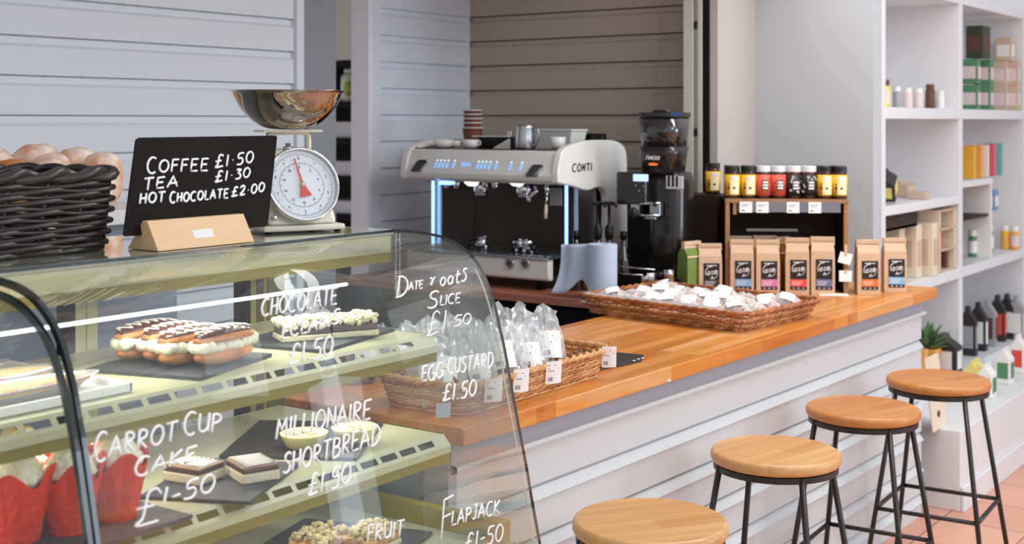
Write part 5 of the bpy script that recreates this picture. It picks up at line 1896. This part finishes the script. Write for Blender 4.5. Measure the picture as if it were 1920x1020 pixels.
cols = {'blue': mat('band_blue', C(134, 176, 226), .5), 'pink': mat('band_pink', C(214, 130, 180), .5), 'red': mat('band_red', C(236, 84, 72), .5), 'navy': mat('band_navy', C(110, 120, 160), .5), 'orange': mat('band_orange', C(240, 120, 50), .5), 'sky': mat('band_sky', C(140, 190, 220), .5)}
coffee_bag(cpos(.062, -.012), RC, cols['blue'], 'kraft coffee bag with a light blue label band in the crate')
coffee_bag(cpos(.160, -.010), RC + .05, cols['pink'], 'kraft coffee bag with a pink label band in the crate')
coffee_bag(cpos(.275, -.004), RC - .06, cols['red'], 'kraft coffee bag with a red label band in the crate', h=.220)
coffee_bag(cpos(.372, .004), RC - .03, cols['navy'], 'kraft coffee bag with a dark blue label band in the crate', h=.224)
coffee_bag(cpos(-.062, -.02), RC + .1, mat('band_black', C(60, 56, 60), .5), 'kraft coffee bag with an all black label left of the crate', h=.196)
coffee_bag(cpos(.062, .085), RC, None, 'plain kraft coffee bag behind the blue one', h=.218)
coffee_bag(cpos(.160, .09), RC, None, 'plain kraft coffee bag behind the pink one', h=.220)
coffee_bag(cpos(.222, .085), RC + .9, None, 'golden brown coffee bag turned sideways behind the pink and red ones', h=.216, side=mat('gold_kraft', C(150, 92, 44), .6))
coffee_bag(cpos(-.135, -.03), RC + .75, None, 'green sided coffee bag turned sideways at the left of the row', h=.205, side=mat('green_bag', C(104, 130, 50), .5))
coffee_bag(Vector((-1.825, 4.915, .9302)), RC + .08, cols['orange'], 'kraft coffee bag with an orange label band right of the crate', w=.086)
coffee_bag(Vector((-1.765, 5.045, .9302)), RC + .05, cols['sky'], 'kraft coffee bag with a pale blue label band at the far end of the counter', w=.086)
tag(MB().box(.0, .012, -.05, .05, 0, .20).build('orange_bag', mat('orange_pack', C(206, 96, 40), .5), None, bevel=.003), 'thin orange packet standing between the crate and the right hand coffee bags', 'packet')
o = bpy.data.objects['orange_bag']
o.location = (-1.868, 4.955, .9302)
o.rotation_euler = (0, 0, RC - .6)
o.name = 'orange_packet'
for k, (px_, py_, lab) in enumerate(((1586, 483, 'upper white card clipped to the right post of the crate'), (1586, 516, 'lower white card clipped to the right post of the crate'))):
    q = plane_pt(px_, py_, cpos(0, -.012), cn)
    t = thing('clipped_card', q, lab, 'card', None, RC)
    MB().box(-.026, .022, -.004, -.002, -.024, .018, M=rmat(ry=.25 * (1 - k))).build('card', M_card, t)
    MB().box(-.006, .004, -.007, .009, .008, .05 if k == 0 else .02).build('clip', M_ply, t, bevel=.001)
t = MB().box(-.055, .055, -.03, .03, 0, .004).build('paper_slip', M_card)
t.location = at(1562, 553, 'Z', .9306)
t.rotation_euler = (0, 0, RC)
tag(t, 'small white paper slip on the worktop in front of the crate', 'paper')

# ------------------------------------------------------------------ stools
def stool_(cx, cy, zt, seatm, label, srz):
    t = thing('bar_stool', (cx, cy, 0), label, 'stool', 'round wooden bar stools at the counter', ANG + math.radians(13))
    sm = MB().lathe([(0, zt - .034), (.160, zt - .034), (.171, zt - .030), (.1755, zt - .022), (.1755, zt - .010), (.172, zt - .003), (.166, zt), (0, zt)], n=72)
    s_ = sm.build('seat', seatm, t, smooth=False)
    for p in s_.data.polygons:
        p.use_smooth = abs(p.normal.z) < .98
    s_.rotation_euler = (0, 0, srz)
    MB().lathe([(.150, zt - .0345), (.168, zt - .0345), (.168, zt - .050), (.162, zt - .050), (.162, zt - .037), (.150, zt - .037)], n=56, cap=False).build('seat_ring', M_blackst, t)
    pts = {}
    for k in range(4):
        a = math.pi / 2 * k
        f = lambda z: Vector((math.cos(a), math.sin(a), 0)) * (.163 + (zt - .04 - z) / (zt - .04) * .125) + Vector((0, 0, z))
        MB().tube([f(zt - .036), f(0.012)], .0085, 10).build('leg', M_blackst, t, smooth=True)
        MB().lathe([(.011, 0), (.011, .014), (.009, .018)], f(0) * 1.0, 12).build('foot_cap', M_black, t, smooth=True)
        pts[k] = f(.265)
    for k in range(4):
        MB().tube([pts[k], pts[(k + 1) % 4]], .0075, 8).build('footrest_bar', M_blackst, t, smooth=True)
    return t


M_blackst = mat('black_painted_steel', C(40, 34, 32), .4)
ZS = .705
for (px_, py_), sm_, lab, rz_ in (((1219, 973), M_seat1, 'pale wooden bar stool nearest the camera, at the bottom edge of the photo', .1), ((1454, 843), M_seat1, 'pale wooden bar stool second from the camera', .5),
                                 ((1618, 762), M_seat2, 'darker orange wooden bar stool third from the camera', .35), ((1759, 708), M_seat2, 'out of focus wooden bar stool furthest from the camera', .2)):
    q = at(px_, py_, 'Z', ZS)
    stool_(q.x, q.y, ZS, sm_, lab, rz_)

# ------------------------------------------------------------------ shelving in the shop
su = thing('shelving_unit', (-2.14, 7.2, 0), 'tall white built-in shelving stocked with groceries at the right end of the shop', 'shelving', world=True)
XF, XK = -1.945, -2.34
MB().box(XK - .015, XK, 5.405, 9.1, .0, 2.5).build('back_panel', M_white, su)
for y in (5.405, 6.50, 7.70, 8.9):
    MB().box(XK, XF, y, y + .055, .0, 2.45).build('divider', M_white, su, bevel=.003)
for z0, z1 in ((2.18, 2.23), (1.612, 1.662), (.828, .878), (.322, .372)):
    MB().box(XK, XF + .001, 5.46, 9.1, z0, z1).build('shelf', M_white, su, bevel=.003)
MB().box(XK, XF + .001, 5.46, 6.50, 1.195, 1.235).build('shelf', M_white, su, bevel=.003)
pb = thing('low_plinth', (-1.77, 7.2, 0), 'low white plinth along the floor below the shelving', 'plinth', world=True)
MB().box(XF + .002, -1.615, 5.41, 9.1, .0, .33).build('plinth_body', M_white, pb, bevel=.004)
MB().box(-1.614, -1.600, 5.41, 9.1, .0, .10).build('skirting', M_white, pb, bevel=.003)


def ypx(px_, X):
    return at(px_, 300, 'X', X).y


def goods(name, label, cat, px_, z, wp, hp, colr, X=-2.05, depth=.09, kind='box', lab=None, grp=None, lidc=None):
    y = ypx(px_, X)
    lim = (6.455 if px_ < 1797 else 7.655) - wp * .002
    if z > .35 and y > lim:                  # keep it inside its own bay, nearer the shelf front
        X, y = X * lim / y, lim
    s = -X * SA + y * CA
    w = wp / F * s * 1.25
    h = hp / F * s
    t = thing(name, (X, y, z + .0006), label, cat, grp)
    if kind == 'box':
        MB().box(-depth / 2, depth / 2, -w / 2, w / 2, 0, h).build('pack_body', colr, t, bevel=.003)
        if lab:
            MB().box(depth / 2, depth / 2 + .0012, -w * .38, w * .38, h * .2, h * .7).build('front_label', lab, t)
            MB().box(-depth * .38, depth * .38, -w / 2 - .0012, -w / 2, h * .2, h * .7).build('side_label', lab, t)
    elif kind == 'jar':
        r_ = w / 2 * .9
        MB().lathe([(0, 0), (r_ * .94, 0), (r_, h * .05), (r_, h * .72), (r_ * .8, h * .8), (0, h * .8)], n=24).build('jar_body', colr, t, smooth=True)
        MB().lathe([(r_ * .84, h * .77), (r_ * .84, h), (0, h)], n=24).build('lid', lidc or M_lidb, t, smooth=False)
        if lab:
            MB().lathe([(r_ + .0008, h * .15), (r_ + .0008, h * .6)], n=24, cap=False).build('paper_label', lab, t, smooth=True)
    elif kind == 'bag':
        m = MB()
        m.add([Vector((a * depth / 2 * kx, b * w / 2 * ky, zz_)) for zz_, kx, ky in ((0, 1, 1), (h * .7, 1, 1), (h * .9, .25, .95), (h, .2, .95)) for a, b in ((-1, -1), (1, -1), (1, 1), (-1, 1))],
              [(3, 2, 1, 0)] + [(i * 4 + j, i * 4 + (j + 1) % 4, i * 4 + 4 + (j + 1) % 4, i * 4 + 4 + j) for i in range(3) for j in range(4)] + [(12, 13, 14, 15)])
        m.build('bag_body', colr, t, bevel=.003)
        if lab:
            MB().box(depth / 2, depth / 2 + .0015, -w * .36, w * .36, h * .15, h * .6).build('front_label', lab, t)
            MB().box(-depth * .36, depth * .36, -w / 2 - .0015, -w / 2, h * .15, h * .6).build('side_label', lab, t)
    return t


def cm_(n_, r, g, b, rough=.5):
    return mat(n_, C(r, g, b), rough)


K_yel, K_brn, K_pk, K_gry = cm_('pale_yellow_pack', 226, 210, 120), cm_('brown_pack', 96, 62, 44), cm_('pale_pink_pack', 226, 204, 204), cm_('grey_pack', 160, 160, 164)
K_dg, K_gr, K_tan, K_bk = cm_('dark_green_pack', 58, 66, 50), cm_('green_pack', 84, 136, 100), cm_('tan_pack', 204, 178, 156), cm_('black_pack', 46, 42, 44)
K_or, K_or2, K_pnk, K_teal, K_wh = cm_('amber_pack', 236, 176, 50), cm_('orange_pack_', 236, 168, 84), cm_('pink_red_pack', 224, 96, 116), cm_('teal_pack', 120, 184, 186), cm_('white_pack', 236, 232, 228)
K_bl, K_ol, K_rd, K_crm = cm_('blue_white_pack', 120, 150, 190), cm_('olive_pack', 130, 128, 78), cm_('red_pack', 220, 80, 60), cm_('cream_pack', 230, 212, 188)
Zs = 1.662
goods('honey_jar', 'yellow jar with a brown lid at the left of the upper shelf', 'jar', 1656, Zs, 24, 52, K_yel, kind='jar', lidc=K_brn, lab=K_crm)
goods('spice_pot', 'small grey pot beside the yellow jar on the upper shelf', 'pot', 1682, Zs, 14, 40, K_gry, kind='jar', lidc=K_wh)
goods('candle_jar', 'pale pink jar left of its twin on the upper shelf', 'jar', 1702, Zs, 16, 38, K_pk, kind='jar', lidc=K_wh, grp='pale pink jars')
goods('candle_jar', 'pale pink jar right of its twin on the upper shelf', 'jar', 1722, Zs, 16, 38, K_pk, kind='jar', lidc=K_wh, grp='pale pink jars')
goods('pepper_mill', 'tall dark brown mill on the upper shelf', 'mill', 1744, Zs, 16, 46, K_brn, kind='jar', lidc=K_brn)
goods('candle_jar', 'white jar right of the dark brown mill on the upper shelf', 'jar', 1763, Zs, 14, 34, K_wh, kind='jar', lidc=K_wh)
t = goods('black_pouch', 'black pouch leaning on a tan one, left of the middle shelf', 'pouch', 1662, 1.2355, 34, 50, K_bk, kind='bag', lab=K_yel, X=-2.02)
t.rotation_euler = (.45, 0, .2)
t.location.z += .03
goods('tan_pouch', 'tan pouch lying behind the black one on the middle shelf', 'pouch', 1694, 1.2355, 44, 30, K_tan, kind='bag', X=-2.14)
goods('small_tan_box', 'small tan box at the right of the pouches on the middle shelf', 'box', 1722, 1.2355, 22, 14, K_tan, X=-2.02)
z0 = .878
for k, (px_, lab) in enumerate(((1656, 'left cream box of the row under the dark crate'), (1688, 'middle cream box of the row under the dark crate'), (1718, 'right cream box of the row under the dark crate'))):
    goods('cream_box', lab, 'box', px_, z0, 24, 98, K_crm, X=-2.03 - .04 * (2 - k), depth=.18, lab=K_tan, grp='cream boxes on the counter-height shelf')
m = thing('dark_crate', (-2.09, 5.70, 1.122), 'long dark brown crate on top of the cream boxes', 'crate')
MB().box(-.12, .12, -.24, .24, 0, .012).build('floor_board', M_crate, m)
for a, b, c, d in ((-.12, -.11, -.24, .24), (.11, .12, -.24, .24), (-.12, .12, -.24, -.23), (-.12, .12, .23, .24)):
    MB().box(a, b, c, d, .0, .068).build('side_board', M_crate, m, bevel=.002)
wr = thing('wooden_rack', (-2.005, 6.345, z0 + .0005), 'light wooden tiered rack with small dark packs right of the cream boxes', 'rack')
for y in (-.115, .115):
    MB().box(-.05, .05, y - .008, y + .008, 0, .30).build('end_board', K_crm, wr)
for z in (.0, .10, .20, .29):
    MB().box(-.05, .05, -.115, .115, z, z + .010).build('tier', K_tan, wr)
goods('dark_packet', 'dark packet on the lowest tier of the light wooden rack', 'packet', 1770, z0 + .012, 12, 30, K_brn, X=-1.99, depth=.03)
goods('orange_packet', 'small red-orange packet on the middle tier of the light wooden rack', 'packet', 1758, z0 + .112, 12, 26, K_rd, X=-1.99, depth=.03)
# bay 2
for k, (px_, py0, hp_, c_, l_, nm) in enumerate(((1820, 0, 42, K_gr, K_pk, 'left'), (1843, 0, 42, K_gr, K_pk, 'middle'))):
    pass
zz0 = 1.6625
for row in range(2):
    for col, cn_ in enumerate(('left', 'right')):
        goods('tea_packet', 'green packet with pink top, %s of the %s row on the upper right shelf' % (cn_, ('bottom', 'second')[row]), 'packet', 1820 + col * 24, zz0 + row * .138, 17, 46, K_gr, lab=K_pk, grp='green packets on the upper right shelf')
    for col, cn_ in enumerate(('left', 'right')):
        goods('biscuit_packet', 'beige packet, %s of the %s row on the upper right shelf' % (cn_, ('bottom', 'second')[row]), 'packet', 1874 + col * 22, zz0 + row * .138, 15, 46, K_tan, lab=K_pk, grp='beige packets on the upper right shelf')
goods('dark_green_box', 'big dark green box on top of the green packets', 'box', 1834, zz0 + .2775, 40, 60, K_dg, lab=K_brn)
goods('biscuit_packet', 'beige packet standing on top of the beige packets', 'packet', 1884, zz0 + .2775, 18, 44, K_tan, lab=K_wh)
ri = thing('display_riser', (-2.1, 6.85, z0 + .0005), 'brown sided riser with white top on the right hand shelf', 'riser', world=True)
ya, yb_ = 6.575, 7.12
MB().box(-2.25, -1.96, ya, ya + .03, z0 + .001, 1.27).build('end_board', M_crate, ri)
MB().box(-2.25, -1.96, yb_ - .03, yb_, z0 + .001, 1.27).build('end_board', K_wh, ri)
MB().box(-2.25, -1.955, ya, yb_, 1.27, 1.30).build('top_board', M_white, ri)
MB().box(-2.25, -1.97, ya + .03, yb_ - .03, 1.10, 1.112).build('inner_shelf', M_crate, ri)
zt_ = 1.3005
for px_, w_, c_, nm, lab in ((1812, 11, K_or, 'book', 'amber box at the left end of the row on the riser'), (1826, 11, K_or2, 'book', 'light orange box second in the row on the riser'), (1838, 5, K_wh, 'book', 'thin white box in the row on the riser'),
                             (1850, 9, K_pnk, 'book', 'pink-red box in the row on the riser'), (1864, 7, K_teal, 'book', 'teal box at the right end of the row on the riser')):
    goods('tea_box', lab, 'box', px_, zt_, w_, 60, c_, grp='coloured tea boxes on the riser')
goods('dark_tin', 'dark tin on the inner shelf of the riser', 'tin', 1833, 1.1125, 10, 40, K_bk, kind='jar', lidc=K_brn)
goods('blue_box', 'blue and white box on the inner shelf of the riser', 'box', 1853, 1.1125, 20, 38, K_bl, lab=K_wh)
for px_, c_, l_, lab in ((1824, K_gr, K_wh, 'green jar with a white label under the riser'), (1840, K_ol, K_dg, 'olive jar under the riser'), (1856, K_gry, K_wh, 'grey jar under the riser')):
    goods('preserve_jar', lab, 'jar', px_, z0, 12, 50, c_, kind='jar', lab=l_, lidc=K_wh)
goods('preserve_jar', 'amber jar right of the riser', 'jar', 1885, z0, 14, 44, K_or, kind='jar', lab=K_or2, lidc=K_wh)
goods('preserve_jar', 'orange jar next to the amber one, near the photo edge', 'jar', 1903, z0, 14, 44, K_or2, kind='jar', lab=K_pk, lidc=K_wh)
zl = .3725
for k, (px_, c_, l_, lab) in enumerate(((1815, K_bk, K_gry, 'black bag with a grey label at the left of the low shelf'), (1834, K_bk, K_wh, 'black bag with a white label second on the low shelf'), (1852, K_gry, K_brn, 'grey bag with a brown label on the low shelf'),
                                       (1870, K_bk, K_rd, 'black bag with a red label on the low shelf'), (1888, K_bk, K_wh, 'black bag with a white label fifth on the low shelf'), (1905, K_gry, K_wh, 'grey bag at the right of the low shelf'))):
    goods('snack_bag', lab, 'bag', px_, zl, 13, 92 - k * 2, c_, kind='bag', lab=l_, grp='snack bags on the low shelf', X=-2.04)
# plant & bags in bay 1 low
pp_ = thing('potted_plant', (-2.03, ypx(1738, -2.03), zl), 'leafy green plant in an orange pot on the low shelf behind the counter end', 'plant')
MB().lathe([(0, 0), (.045, 0), (.062, .12), (.066, .12), (.066, .14), (.058, .14), (.055, .12), (0, .12)], n=28).build('orange_pot', K_or2, pp_, smooth=True)
m = MB()
r = random.Random(5)
for k in range(34):
    a, e = r.uniform(0, 6.28), r.uniform(.3, 1.3)
    L_ = r.uniform(.10, .17)
    d = Vector((math.cos(a) * math.cos(e), math.sin(a) * math.cos(e), math.sin(e)))
    s_ = Vector((-math.sin(a), math.cos(a), 0))
    p = Vector((0, 0, .13))
    w_ = .018
    m.add([p, p + d * L_ * .6 + s_ * w_, p + d * L_ - Vector((0, 0, .01)), p + d * L_ * .6 - s_ * w_], [(0, 1, 2, 3)])
m.build('leaves', cm_('leaf_green', 96, 132, 84), pp_, solid=.0008)
goods('black_sack', 'round black sack with a small white label beside the potted plant', 'sack', 1768, zl, 30, 74, K_bk, kind='bag', lab=K_wh, X=-2.0, depth=.16)
goods('orange_carton', 'tall orange carton at the counter end beside the plant', 'carton', 1728, zl, 13, 66, K_or2, X=-1.99, depth=.05)
# plinth items
zq = .3305
t = thing('paper_poster', (-1.70, ypx(1762, -1.70), zq), 'white leaflet with three dark marks leaning at the low plinth', 'leaflet')
MB().box(-.002, .002, -.09, .09, 0, .30, M=rmat(ry=-.12)).build('sheet', K_crm, t)
for k in range(3):
    MB().blob((.004 - .12 * (.06 + k * .085), .0, .06 + k * .085), .003, .018, .014).build('dark_mark', K_brn, t, smooth=True)
for px_, hp_, wp_, c_, l_, lab, X_ in ((1828, 66, 44, K_yel, K_or2, 'yellow printed bag standing on the low plinth', -1.78), (1850, 62, 34, K_wh, K_gr, 'white bag with a green print on the low plinth', -1.72), (1884, 66, 30, K_wh, K_gr, 'white bag with green leaves print right of the others on the plinth', -1.74), (1910, 70, 26, K_wh, K_rd, 'white bag with a red print at the photo edge on the plinth', -1.76)):
    goods('paper_bag', lab, 'bag', px_, zq, wp_ * .8, hp_, c_, kind='bag', lab=l_, X=X_, depth=.07)
tag(MB().blob((-1.735, at(1716, 857, 'X', -1.735).y, at(1716, 857, 'X', -1.735).z), .012, .016, .03, 10, 6).build('red_tag', K_rd, None, smooth=True), 'small red tag hanging at the end of the counter boarding', 'tag')
